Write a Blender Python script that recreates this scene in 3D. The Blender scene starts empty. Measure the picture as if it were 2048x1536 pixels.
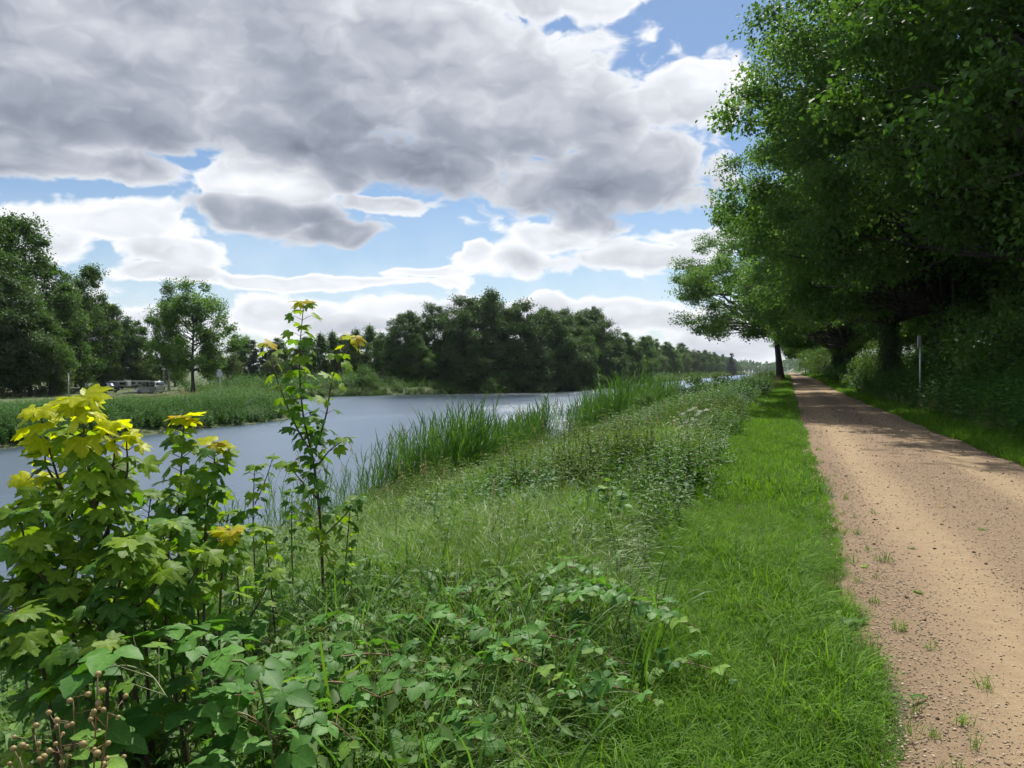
import bpy, math, random
import numpy as np
from mathutils import Vector, Matrix

SC = bpy.context.scene
COL = SC.collection
rng = np.random.default_rng(11)
random.seed(11)
R = math.radians

# ------------------------------------------------------------------ camera
PSI = R(19.5)                 # the camera looks this far left of the path (+Y)
FPX, HZ, CAMH = 1553.0, 742.0, 1.55
WATER = -2.45
cam = bpy.data.cameras.new('camera')
cam.sensor_width = 36.0
cam.lens = FPX / 2048 * 36
cam.clip_start, cam.clip_end = 0.05, 20000
camo = bpy.data.objects.new('camera', cam)
COL.objects.link(camo)
camo.location = (0, 0, CAMH)
camo.rotation_euler = (R(90) - math.atan((768 - HZ) / FPX), 0, PSI)
SC.camera = camo

# ------------------------------------------------------------------ sun, sky, exposure
SUN_AZ, SUN_EL = R(-8), R(57)          # azimuth clockwise from +Y
sun = bpy.data.lights.new('sun', 'SUN')
sun.energy, sun.angle, sun.color = 3.5, R(0.6), (1.0, 0.95, 0.87)
suno = bpy.data.objects.new('sun', sun)
COL.objects.link(suno)
sd = Vector((math.sin(SUN_AZ) * math.cos(SUN_EL), math.cos(SUN_AZ) * math.cos(SUN_EL), math.sin(SUN_EL)))
suno.rotation_euler = sd.to_track_quat('Z', 'Y').to_euler()
SC.view_settings.view_transform = 'Standard'
SC.view_settings.look = 'None'
SC.view_settings.gamma = 1
SC.view_settings.use_curve_mapping = False
SC.view_settings.exposure = 1.0
try:
    SC.cycles.max_bounces = 7
    SC.cycles.diffuse_bounces = 3
    SC.cycles.glossy_bounces = 2
    SC.cycles.transmission_bounces = 4
    SC.cycles.volume_bounces = 0
    SC.cycles.caustics_reflective = False
    SC.cycles.caustics_refractive = False
    SC.cycles.sample_clamp_indirect = 6
    SC.cycles.use_denoising = True
    SC.cycles.use_adaptive_sampling = True
    SC.cycles.adaptive_threshold = 0.03
except Exception:
    pass


class NB:
    """small node builder"""
    def __init__(s, nt):
        s.nt = nt
        s.nodes = nt.nodes

    def new(s, t, **kw):
        n = s.nodes.new(t)
        for k, v in kw.items():
            setattr(n, k, v)
        return n

    def put(s, sock, v):
        if isinstance(v, bpy.types.NodeSocket):
            s.nt.links.new(v, sock)
        elif v is not None:
            sock.default_value = v

    def m(s, op, a, b=None, c=None, clamp=False):
        n = s.new('ShaderNodeMath', operation=op, use_clamp=clamp)
        for i, v in enumerate((a, b, c)):
            s.put(n.inputs[i], v)
        return n.outputs[0]

    def vm(s, op, a, b=None, c=None, scale=None):
        n = s.new('ShaderNodeVectorMath', operation=op)
        for i, v in enumerate((a, b, c)):
            s.put(n.inputs[i], v)
        if scale is not None:
            s.put(n.inputs['Scale'], scale)
        return n.outputs['Value'] if op in ('LENGTH', 'DOT_PRODUCT', 'DISTANCE') else n.outputs['Vector']

    def noise(s, vec, scale, detail=2, rough=0.5, dist=0.0, out='Fac'):
        n = s.new('ShaderNodeTexNoise')
        s.put(n.inputs['Vector'], vec)
        n.inputs['Scale'].default_value = scale
        n.inputs['Detail'].default_value = detail
        n.inputs['Roughness'].default_value = rough
        n.inputs['Distortion'].default_value = dist
        return n.outputs[out]

    def ss(s, x, a, b, lo=0.0, hi=1.0):
        n = s.new('ShaderNodeMapRange', interpolation_type='SMOOTHSTEP')
        s.put(n.inputs[0], x)
        n.inputs[1].default_value = a
        n.inputs[2].default_value = b
        n.inputs[3].default_value = lo
        n.inputs[4].default_value = hi
        return n.outputs[0]

    def mix(s, f, a, b, blend='MIX'):
        n = s.new('ShaderNodeMix', data_type='RGBA', blend_type=blend)
        s.put(n.inputs[0], f)
        s.put(n.inputs[6], a)
        s.put(n.inputs[7], b)
        return n.outputs[2]


def c4(c):
    return (c[0], c[1], c[2], 1.0)


def build_world():
    w = bpy.data.worlds.new('World')
    SC.world = w
    w.use_nodes = True
    nt = w.node_tree
    nt.nodes.clear()
    b = NB(nt)
    out = b.new('ShaderNodeOutputWorld')
    bg = b.new('ShaderNodeBackground')
    STR = 0.050
    bg.inputs['Strength'].default_value = STR
    nt.links.new(bg.outputs[0], out.inputs[0])
    sky = b.new('ShaderNodeTexSky', sky_type='NISHITA')
    sky.sun_disc = False
    sky.sun_elevation = SUN_EL
    sky.sun_rotation = SUN_AZ
    sky.air_density, sky.dust_density, sky.ozone_density = 1.0, 0.5, 1.8
    tc = b.new('ShaderNodeTexCoord')
    d = b.vm('NORMALIZE', tc.outputs['Generated'])

    def ae(u, v):      # direction of a cloud as azimuth and elevation
        x, y = (u - 1024) / FPX, (HZ - v) / FPX
        return math.atan(x) - PSI, math.atan(y / math.hypot(1, x))
    # cumulus masses: centre, half width, half height, own brightness (0 = heavy grey base, 1 = sunlit white)
    CL = [(60, 120, 470, 190, .42), (330, 40, 480, 150, .54), (620, 160, 520, 210, .38), (900, 100, 360, 160, .62), (1080, 5, 240, 80, .85), (1000, 240, 340, 160, .46),
          (820, 315, 310, 85, .06), (600, 260, 290, 100, .16), (1190, 360, 220, 105, .12), (1220, 265, 180, 120, .46), (1370, 200, 125, 105, .88), (1340, 340, 120, 130, .42),
          (150, 235, 330, 80, .20), (60, 290, 210, 50, .50), (240, 325, 120, 45, .48),
          (560, 430, 190, 48, .30), (510, 345, 125, 62, 1.25), (600, 375, 75, 50, 1.1), (660, 468, 110, 38, .36), (460, 425, 80, 45, .42), (770, 410, 120, 28, .70),
          (220, 440, 165, 52, .92), (330, 508, 125, 36, .80), (110, 478, 90, 60, .80), 
          (1060, 520, 135, 45, .62), (1080, 475, 90, 40, .92), (1290, 510, 170, 45, .70), (950, 515, 80, 32, .88), (1370, 470, 110, 35, .85),
          (600, 556, 400, 19, .80), (340, 548, 150, 25, .78), (850, 540, 130, 14, .85),
          (560, 632, 150, 50, .88), (720, 660, 190, 40, .52), (860, 625, 230, 45, .82), (1060, 630, 240, 44, .72), (1290, 640, 220, 50, .78), (1470, 675, 210, 55, .66),
          (330, 650, 130, 50, .72), (60, 600, 220, 60, .75), (1650, 640, 200, 60, .7)]
    sep = b.new('ShaderNodeSeparateXYZ')
    nt.links.new(d, sep.inputs[0])
    az = b.m('ARCTAN2', sep.outputs[0], sep.outputs[1])
    el = b.m('ARCSINE', sep.outputs[2])
    cmb = b.new('ShaderNodeCombineXYZ')
    b.put(cmb.inputs[0], az)
    b.put(cmb.inputs[1], el)
    st = b.vm('MULTIPLY', d, (1.0, 1.0, 1.7))
    wv = b.noise(st, 6.0, 2, 0.55, out='Color')
    wv = b.vm('MULTIPLY', b.vm('SUBTRACT', wv, (0.5, 0.5, 0.5)), (0.11, 0.06, 0.0))
    p = b.vm('ADD', cmb.outputs[0], wv)
    acc = sw = sb = None
    for (u, v, ru, rv, br) in CL:
        a, e = ae(u, v)
        sx, sy = FPX / ru, FPX / rv
        q = b.vm('MULTIPLY_ADD', p, (sx, sy, 0.0), (-a * sx, -e * sy, 0.0))
        f = b.m('SUBTRACT', 1.45, b.vm('LENGTH', q))
        acc = f if acc is None else b.m('MAXIMUM', acc, f)
        wt = b.m('MAXIMUM', f, 0.0)
        wt = b.m('MULTIPLY', wt, wt)
        sw = wt if sw is None else b.m('ADD', sw, wt)
        sb = b.m('MULTIPLY', wt, br) if sb is None else b.m('MULTIPLY_ADD', wt, br, sb)
    # the same broken cumulus goes on all round the sky
    low = b.noise(st, 2.3, 1, 0.5)
    a0, e0 = ae(850, 330)
    q = b.vm('MULTIPLY_ADD', cmb.outputs[0], (1 / 0.62, 1 / 0.5, 0.0), (-a0 / 0.62, -e0 / 0.5, 0.0))
    away = b.ss(b.vm('LENGTH', q), 0.8, 1.15, -3.0, 0.0)
    gen = b.m('ADD', b.m('MULTIPLY_ADD', low, 4.0, -1.75), away)
    gw = b.m('MAXIMUM', b.m('ADD', gen, 0.45), 0.0)
    sw = b.m('ADD', sw, gw)
    sb = b.m('MULTIPLY_ADD', gw, 0.68, sb)
    acc = b.m('MAXIMUM', b.m('SUBTRACT', acc, 0.33), gen)
    base = b.m('DIVIDE', sb, b.m('MAXIMUM', sw, 0.02))
    def puff(vec, det):
        # cauliflower relief: cells of several sizes, warped by noise
        vo = b.new('ShaderNodeTexVoronoi', feature='F1', normalize=False, voronoi_dimensions='2D')
        b.put(vo.inputs['Vector'], vec)
        vo.inputs['Scale'].default_value = 8.5
        vo.inputs['Detail'].default_value = det
        vo.inputs['Roughness'].default_value = 0.5
        vo.inputs['Lacunarity'].default_value = 2.3
        return vo.outputs['Distance']
    nz = b.noise(st, 11.0, 6, 0.6)
    wv2 = b.vm('SCALE', b.vm('SUBTRACT', b.noise(st, 14.0, 2, 0.55, out='Color'), (0.5, 0.5, 0.5)), scale=0.11)
    s2 = b.vm('ADD', b.vm('MULTIPLY', cmb.outputs[0], (1.0, 1.7, 0.0)), wv2)
    v0 = puff(s2, 3.0)
    v1 = puff(b.vm('ADD', s2, (0.012, 0.034, 0.0)), 1.0)
    n0 = b.m('MULTIPLY_ADD', v0, -0.55, b.m('MULTIPLY_ADD', nz, 0.55, 0.50))
    f0 = b.m('MULTIPLY_ADD', b.m('SUBTRACT', n0, 0.5), 1.2, acc)
    alpha = b.ss(f0, -0.03, 0.22)
    edge = b.ss(f0, 0.0, 0.55, 0.42, 0.0)
    sh = b.m('ADD', base, edge)
    sh = b.m('MULTIPLY_ADD', b.m('SUBTRACT', v1, v0), 0.27, b.m('MULTIPLY_ADD', b.m('SUBTRACT', nz, 0.5), 0.36, sh))
    sh = b.m('MULTIPLY_ADD', b.m('SUBTRACT', low, 0.5), 0.25, sh)
    ramp = b.new('ShaderNodeValToRGB')
    b.put(ramp.inputs[0], sh)
    e = ramp.color_ramp.elements
    e[0].position, e[0].color = 0.0, (0.155, 0.178, 0.228, 1)
    e[1].position, e[1].color = 1.0, (0.86, 0.87, 0.89, 1)
    for pos, colr in ((0.3, (0.320, 0.348, 0.412, 1)), (0.6, (0.56, 0.585, 0.635, 1)), (0.82, (0.73, 0.755, 0.80, 1))):
        ramp.color_ramp.elements.new(pos).color = colr
    cloud = b.vm('SCALE', ramp.outputs[0], scale=0.60 / STR)
    skyc = b.mix(1.0, sky.outputs[0], (0.90, 1.0, 1.08, 1), 'MULTIPLY')
    # thin high veil, denser towards the horizon
    veil = b.m('MULTIPLY', b.ss(el, 0.02, 0.26, 0.42, 0.0), b.ss(nz, 0.25, 0.75, 0.5, 1.3))
    skyc = b.mix(veil, skyc, b.vm('SCALE', (0.78, 0.83, 0.90), scale=0.62 / STR))
    col = b.mix(b.m('MULTIPLY', alpha, 0.98), skyc, cloud)
    b.put(bg.inputs['Color'], col)
    try:
        w.cycles.sampling_method = 'NONE'
    except Exception:
        pass


build_world()

# ------------------------------------------------------------------ helpers
CS, SN = math.cos(PSI), math.sin(PSI)


def at(u, v, Z):
    """world point that a picture point at depth Z (metres) stands for"""
    l = (u - 1024) / FPX * Z
    return Vector((-SN * Z + CS * l, CS * Z + SN * l, CAMH - (v - HZ) / FPX * Z))


def sm(a, b, x):
    t = np.clip((np.asarray(x, float) - a) / (b - a), 0, 1)
    return t * t * (3 - 2 * t)


XF_Y = [-400, 50, 56, 63, 70, 84, 106, 124, 156, 190, 260, 6000]
XF_X = [-38.5, -38.5, -40, -45, -56, -65, -67, -56.5, -47.5, -43.5, -42, -42]


def xfar(y):
    return np.interp(y, XF_Y, XF_X)


def wob(x, y):
    return (np.sin(x * 0.9 + 1.3 * np.sin(y * 0.37)) + np.sin(y * 0.71 + 1.7 * np.sin(x * 0.53))) * 0.5


def gz(x, y):
    """ground height"""
    x = np.asarray(x, float)
    y = np.asarray(y, float)
    g = 0.55 * sm(45, 125, y)
    t = np.clip((-x - 2.4) / (11.0 - 2.4), 0, 1.35)
    near = g - (g - WATER) * t + 0.05 * wob(x * 1.3, y * 1.1) * sm(1.2, 3.5, -x)
    near = near + 1.7 * sm(4.0, 10.5, x) + 0.06 * wob(x, y) * sm(4.5, 7, x)
    near = near + 0.02 * wob(x * 3, y * 3) * (1 - sm(-0.1, 0.3, x) * (1 - sm(3.7, 4.1, x)))
    d = xfar(y) + 0.5 * wob(y * 0.8, y * 0.3) - x
    land = WATER + 1.15 * sm(-0.6, 2.6, d) - 0.55 * sm(8, 17, d) * (1 - sm(80, 110, y)) + 0.08 * wob(x * 0.5, y * 0.5)
    land = land - 1.5 * (1 - sm(-3.0, -0.4, d))
    return np.where(x > -20, np.maximum(near, -4.2), np.maximum(land, -4.2))


def gz1(x, y):
    return float(gz(np.array([x]), np.array([y]))[0])


class Geo:
    def __init__(s):
        s.V, s.T, s.Q, s.A = [], [], [], []
        s.n = 0

    def add(s, V, F, a=0.5):
        V = np.asarray(V, float).reshape(-1, 3)
        F = np.asarray(F, int)
        if len(F):
            (s.T if F.shape[1] == 3 else s.Q).append(F + s.n)
        s.V.append(V)
        s.A.append(np.broadcast_to(np.asarray(a, float), (len(V),)).copy())
        s.n += len(V)

    def tube(s, P, r, k=6, a=0.5, cap=True):
        P = np.asarray(P, float)
        n = len(P)
        r = np.broadcast_to(np.asarray(r, float), (n,))
        T = np.gradient(P, axis=0)
        T /= np.linalg.norm(T, axis=1)[:, None] + 1e-9
        ref = np.array([0.0, 0, 1]) if abs(T[0, 2]) < 0.8 else np.array([1.0, 0, 0])
        U = np.cross(T, ref)
        U /= np.linalg.norm(U, axis=1)[:, None] + 1e-9
        W = np.cross(T, U)
        th = np.arange(k) * 2 * math.pi / k
        V = P[:, None, :] + r[:, None, None] * (np.cos(th)[None, :, None] * U[:, None, :] + np.sin(th)[None, :, None] * W[:, None, :])
        i = np.arange(n - 1)[:, None] * k
        j = np.arange(k)[None, :]
        F = np.stack([i + j, i + (j + 1) % k, i + k + (j + 1) % k, i + k + j], -1).reshape(-1, 4)
        s.add(V.reshape(-1, 3), F, a)
        if cap:
            for ring, flip in ((0, 1), (n - 1, 0)):
                b = s.n - n * k + ring * k
                fan = np.array([[b, b + q + 1, b + q] if flip else [b, b + q, b + q + 1] for q in range(1, k - 1)])
                s.T.append(fan)

    def box(s, lo, hi, a=0.5):
        x0, y0, z0 = lo
        x1, y1, z1 = hi
        V = [(x0, y0, z0), (x1, y0, z0), (x1, y1, z0), (x0, y1, z0), (x0, y0, z1), (x1, y0, z1), (x1, y1, z1), (x0, y1, z1)]
        s.add(V, [(0, 3, 2, 1), (4, 5, 6, 7), (0, 1, 5, 4), (1, 2, 6, 5), (2, 3, 7, 6), (3, 0, 4, 7)], a)

    def mesh(s, name, mat, smooth=False):
        V = np.concatenate(s.V)
        A = np.concatenate(s.A)
        T = np.concatenate(s.T) if s.T else np.zeros((0, 3), int)
        Q = np.concatenate(s.Q) if s.Q else np.zeros((0, 4), int)
        me = bpy.data.meshes.new(name)
        me.vertices.add(len(V))
        me.vertices.foreach_set('co', V.astype(np.float32).ravel())
        nl = T.size + Q.size
        me.loops.add(nl)
        me.loops.foreach_set('vertex_index', np.concatenate([T.ravel(), Q.ravel()]).astype(np.int32))
        me.polygons.add(len(T) + len(Q))
        st = np.concatenate([np.arange(len(T)) * 3, T.size + np.arange(len(Q)) * 4]).astype(np.int32)
        me.polygons.foreach_set('loop_start', st)
        if smooth:
            me.polygons.foreach_set('use_smooth', np.ones(len(st), dtype=bool))
        at_ = me.attributes.new('rnd', 'FLOAT', 'POINT')
        at_.data.foreach_set('value', A.astype(np.float32))
        me.update(calc_edges=True)
        me.validate()
        for mm in (mat if isinstance(mat, (list, tuple)) else [mat]):
            me.materials.append(mm)
        return me


def obj(name, me, parent=None, loc=(0, 0, 0), rot=None, scale=None):
    o = bpy.data.objects.new(name, me)
    COL.objects.link(o)
    o.parent = parent
    o.location = loc
    if rot is not None:
        o.rotation_euler = rot
    if scale is not None:
        o.scale = scale if hasattr(scale, '__len__') else (scale,) * 3
    return o


def tag(o, label, cat, group=None, kind=None):
    o['label'] = label
    o['category'] = cat
    if group:
        o['group'] = group
    if kind:
        o['kind'] = kind
    return o


def copy_tree(o, parent=None):
    c = o.copy()
    COL.objects.link(c)
    c.parent = parent
    for ch in o.children:
        copy_tree(ch, c)
    return c


def norm(a):
    return a / (np.linalg.norm(a, axis=-1, keepdims=True) + 1e-9)


def frames(ydir, nrm):
    """rotation matrices with local y along ydir and local z near nrm (arrays n x 3)"""
    y = norm(ydir)
    x = norm(np.cross(y, nrm))
    z = np.cross(x, y)
    return np.stack([x, y, z], axis=-1)


def stamp(g, T, F, P, M, S, a):
    """many copies of a template into one mesh"""
    n, k = len(P), len(T)
    S = np.broadcast_to(np.asarray(S, float), (n,))
    V = P[:, None, :] + S[:, None, None] * np.einsum('nij,kj->nki', M, T)
    FF = (F[None, :, :] + (np.arange(n) * k)[:, None, None]).reshape(-1, F.shape[1])
    g.add(V.reshape(-1, 3), FF, np.repeat(np.broadcast_to(a, (n,)), k))


# ------------------------------------------------------------------ materials
def new_mat(name):
    m = bpy.data.materials.new(name)
    m.use_nodes = True
    m.node_tree.nodes.clear()
    b = NB(m.node_tree)
    out = b.new('ShaderNodeOutputMaterial')
    return m, b, out


def rnd_socket(b):
    a = b.new('ShaderNodeAttribute', attribute_name='rnd')
    oi = b.new('ShaderNodeObjectInfo')
    return b.m('FRACT', b.m('ADD', a.outputs['Fac'], oi.outputs['Random'])), a.outputs['Fac'], oi.outputs['Random']


def leaf_mat(name, c1, c2, trans=0.35, tint=(1.25, 1.35, 0.45), rough=0.55, spec=0.18, vein=None, tcol=None, objvar=0.25):
    m, b, out = new_mat(name)
    r, ra, ro = rnd_socket(b)
    col = b.mix(r, c4(c1), c4(c2))
    hv = b.m('MULTIPLY_ADD', ro, objvar, 1 - objvar / 2)
    col = b.vm('SCALE', col, scale=hv)
    if vein:
        tc = b.new('ShaderNodeTexCoord')
        sp = b.new('ShaderNodeSeparateXYZ')
        b.put(sp.inputs[0], tc.outputs['Object'])
        x = b.m('ABSOLUTE', sp.outputs[0])
        y = b.m('SUBTRACT', sp.outputs[1], 0.06)
        ln = None
        for ang in ((0, 42, 80) if vein == 'maple' else (0,)):
            dd = b.m('ABSOLUTE', b.m('SUBTRACT', b.m('MULTIPLY', x, math.cos(R(ang))), b.m('MULTIPLY', y, math.sin(R(ang)))))
            ln = dd if ln is None else b.m('MINIMUM', ln, dd)
        side = b.m('PINGPONG', b.m('SUBTRACT', y, b.m('MULTIPLY', x, 0.8)), 0.07)
        ln = b.m('MINIMUM', ln, b.m('MULTIPLY_ADD', side, 1.0, 0.012))
        vf = b.ss(ln, 0.004, 0.026, 0.26, 0.0)
        col = b.mix(vf, col, c4([min(1, q * 1.8 + 0.03) for q in c2]))
        bl = b.noise(tc.outputs['Object'], 4, 3, 0.6)
        col = b.mix(b.ss(bl, 0.35, 0.7, 0.0, 0.45), col, c4([q * 0.65 for q in c1]))
        sp_ = b.noise(b.vm('ADD', tc.outputs['Object'], b.vm('SCALE', (7.0, 3.0, 5.0), scale=ro)), 7.0, 3, 0.7)
        col = b.mix(b.ss(sp_, 0.66, 0.74, 0.0, 0.8), col, c4((0.16, 0.10, 0.04)))
    p = b.new('ShaderNodeBsdfPrincipled')
    b.put(p.inputs['Base Color'], col)
    p.inputs['Roughness'].default_value = rough
    p.inputs['Specular IOR Level'].default_value = spec
    t = b.new('ShaderNodeBsdfTranslucent')
    tc_ = b.mix(1.0, col, c4(tint), 'MULTIPLY') if tcol is None else tcol
    b.put(t.inputs['Color'], tc_)
    mx = b.new('ShaderNodeMixShader')
    mx.inputs[0].default_value = trans
    m.node_tree.links.new(p.outputs[0], mx.inputs[1])
    m.node_tree.links.new(t.outputs[0], mx.inputs[2])
    m.node_tree.links.new(mx.outputs[0], out.inputs[0])
    return m


def plain_mat(name, c1, c2=None, rough=0.7, scale=8.0, bump=0.0, metal=0.0, spec=0.4, detail=4, stretch=(1, 1, 1)):
    m, b, out = new_mat(name)
    p = b.new('ShaderNodeBsdfPrincipled')
    c2 = c2 or [q * 0.8 for q in c1]
    tc = b.new('ShaderNodeTexCoord')
    v = b.vm('MULTIPLY', tc.outputs['Object'], stretch)
    n = b.noise(v, scale, detail, 0.6)
    b.put(p.inputs['Base Color'], b.mix(b.ss(n, 0.3, 0.7), c4(c1), c4(c2)))
    p.inputs['Roughness'].default_value = rough
    p.inputs['Metallic'].default_value = metal
    p.inputs['Specular IOR Level'].default_value = spec
    if bump:
        bp = b.new('ShaderNodeBump')
        bp.inputs['Strength'].default_value = bump
        bp.inputs['Distance'].default_value = 0.05
        b.put(bp.inputs['Height'], n)
        m.node_tree.links.new(bp.outputs[0], p.inputs['Normal'])
    m.node_tree.links.new(p.outputs[0], out.inputs[0])
    return m


M = {}
M['oak'] = leaf_mat('oak_leaf', (0.060, 0.142, 0.042), (0.124, 0.240, 0.062), 0.52, tint=(1.35, 1.3, 0.55), objvar=0.3)
M['ivy'] = leaf_mat('ivy_leaf', (0.032, 0.075, 0.026), (0.055, 0.115, 0.036), 0.25)
M['beech'] = leaf_mat('beech_leaf', (0.042, 0.088, 0.034), (0.085, 0.155, 0.050), 0.3, objvar=0.45)
M['ash'] = leaf_mat('ash_leaf', (0.042, 0.100, 0.022), (0.095, 0.180, 0.040), 0.36, objvar=0.35)
M['willow'] = leaf_mat('willow_leaf', (0.070, 0.110, 0.035), (0.130, 0.190, 0.065), 0.3, objvar=0.4)
M['spruce'] = leaf_mat('spruce_needle', (0.024, 0.052, 0.030), (0.044, 0.082, 0.045), 0.12)
M['bushleaf'] = leaf_mat('bush_leaf', (0.060, 0.125, 0.022), (0.125, 0.215, 0.045), 0.35, objvar=0.4)
M['bramble_far'] = leaf_mat('thicket_leaf', (0.040, 0.110, 0.028), (0.090, 0.195, 0.045), 0.36, objvar=0.4)
M['weed'] = leaf_mat('weed_leaf', (0.055, 0.125, 0.025), (0.115, 0.205, 0.045), 0.35, objvar=0.5)
M['nettle'] = leaf_mat('nettle_leaf', (0.062, 0.120, 0.026), (0.140, 0.200, 0.050), 0.35, rough=0.7, spec=0.08, objvar=0.5)
M['grass'] = leaf_mat('grass_blade', (0.062, 0.150, 0.014), (0.145, 0.280, 0.030), 0.42, tint=(1.25, 1.3, 0.35), rough=0.55, spec=0.1, objvar=0.55)
M['longgrass'] = leaf_mat('long_grass_blade', (0.085, 0.170, 0.030), (0.190, 0.285, 0.065), 0.38, rough=0.42, spec=0.25, objvar=0.4)
M['drygrass'] = leaf_mat('dry_grass_blade', (0.26, 0.21, 0.11), (0.40, 0.34, 0.20), 0.25, tint=(1.1, 1.0, 0.7))
M['reed'] = leaf_mat('reed_blade', (0.050, 0.135, 0.022), (0.130, 0.255, 0.045), 0.45, rough=0.45, objvar=0.4)
M['maple'] = leaf_mat('maple_leaf', (0.055, 0.145, 0.022), (0.110, 0.230, 0.035), 0.5, tint=(1.5, 1.45, 0.3), rough=0.5, vein='maple', objvar=0.3)
M['maple_pale'] = leaf_mat('young_maple_leaf', (0.120, 0.230, 0.020), (0.220, 0.340, 0.030), 0.52, tint=(1.35, 1.3, 0.35), rough=0.5, vein='maple')
M['maple_yellow'] = leaf_mat('yellow_maple_leaf', (0.40, 0.46, 0.014), (0.56, 0.56, 0.018), 0.58, tint=(1.25, 1.3, 0.3), rough=0.4, vein='maple')
M['maple_red'] = leaf_mat('reddish_maple_leaf', (0.42, 0.38, 0.03), (0.50, 0.37, 0.04), 0.5, tint=(1.3, 1.05, 0.5), vein='maple')
M['bramble'] = leaf_mat('bramble_leaf', (0.062, 0.178, 0.034), (0.132, 0.290, 0.058), 0.40, tint=(1.3, 1.4, 0.4), rough=0.5, spec=0.18, vein='bramble', objvar=0.35)
M['bramble_pale'] = leaf_mat('pale_bramble_leaf', (0.130, 0.260, 0.040), (0.210, 0.350, 0.060), 0.4, vein='bramble')
M['cane'] = plain_mat('bramble_cane', (0.22, 0.10, 0.06), (0.14, 0.13, 0.05), 0.5, 20)
M['stemgreen'] = plain_mat('green_stem', (0.16, 0.20, 0.06), (0.10, 0.12, 0.05), 0.5, 15)
M['stem'] = plain_mat('maple_stem', (0.050, 0.034, 0.024), (0.075, 0.050, 0.030), 0.6, 30)
M['berry'] = plain_mat('unripe_berry', (0.26, 0.24, 0.08), (0.30, 0.17, 0.08), 0.5, 40)
M['bark'] = plain_mat('bark', (0.035, 0.031, 0.026), (0.070, 0.062, 0.050), 0.9, 6, 0.8, stretch=(1, 1, 0.2))
M['birchbark'] = plain_mat('birch_bark', (0.55, 0.54, 0.50), (0.10, 0.09, 0.08), 0.7, 5, 0.2)
M['white_flower'] = leaf_mat('white_flower', (0.75, 0.74, 0.62), (0.80, 0.80, 0.70), 0.2, tint=(1, 1, 1))
M['galv'] = plain_mat('galvanised_steel', (0.50, 0.53, 0.55), (0.40, 0.42, 0.44), 0.45, 6, metal=0.4)
M['white'] = plain_mat('white_paint', (0.78, 0.78, 0.76), (0.66, 0.66, 0.64), 0.4, 3)
M['silver'] = plain_mat('silver_paint', (0.55, 0.56, 0.57), (0.50, 0.51, 0.52), 0.25, 2, metal=0.4)
M['darkblue'] = plain_mat('dark_blue_paint', (0.018, 0.024, 0.045), (0.014, 0.018, 0.034), 0.2, 2, spec=0.6)
M['glass'] = plain_mat('tinted_glass', (0.03, 0.045, 0.05), (0.025, 0.035, 0.04), 0.06, 2, spec=0.8)
M['tyre'] = plain_mat('tyre', (0.02, 0.02, 0.02), (0.03, 0.03, 0.03), 0.8, 9)
M['rim'] = plain_mat('wheel_rim', (0.4, 0.4, 0.42), (0.35, 0.35, 0.36), 0.35, 5, metal=0.7)
M['redlamp'] = plain_mat('red_lamp', (0.35, 0.02, 0.015), (0.3, 0.02, 0.01), 0.2, 5)
M['black'] = plain_mat('black_plastic', (0.025, 0.025, 0.027), (0.035, 0.035, 0.035), 0.6, 5)
M['redhull'] = plain_mat('red_brown_paint', (0.30, 0.09, 0.06), (0.24, 0.08, 0.06), 0.6, 2)
M['timber'] = plain_mat('dark_timber', (0.05, 0.04, 0.03), (0.08, 0.065, 0.05), 0.85, 5, 0.4, stretch=(1, 1, 0.2))


def ground_mat():
    m, b, out = new_mat('soil_and_turf')
    p = b.new('ShaderNodeBsdfPrincipled')
    g = b.new('ShaderNodeNewGeometry')
    n1 = b.noise(g.outputs['Position'], 0.35, 5, 0.6)
    n2 = b.noise(g.outputs['Position'], 9.0, 5, 0.7)
    c = b.mix(b.ss(n1, 0.35, 0.65), c4((0.045, 0.080, 0.020)), c4((0.075, 0.085, 0.032)))
    c = b.mix(b.ss(n2, 0.5, 0.75), c, c4((0.075, 0.055, 0.035)))
    b.put(p.inputs['Base Color'], c)
    p.inputs['Roughness'].default_value = 0.95
    bp = b.new('ShaderNodeBump')
    bp.inputs['Strength'].default_value = 0.8
    bp.inputs['Distance'].default_value = 0.04
    b.put(bp.inputs['Height'], n2)
    m.node_tree.links.new(bp.outputs[0], p.inputs['Normal'])
    m.node_tree.links.new(p.outputs[0], out.inputs[0])
    return m


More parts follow.
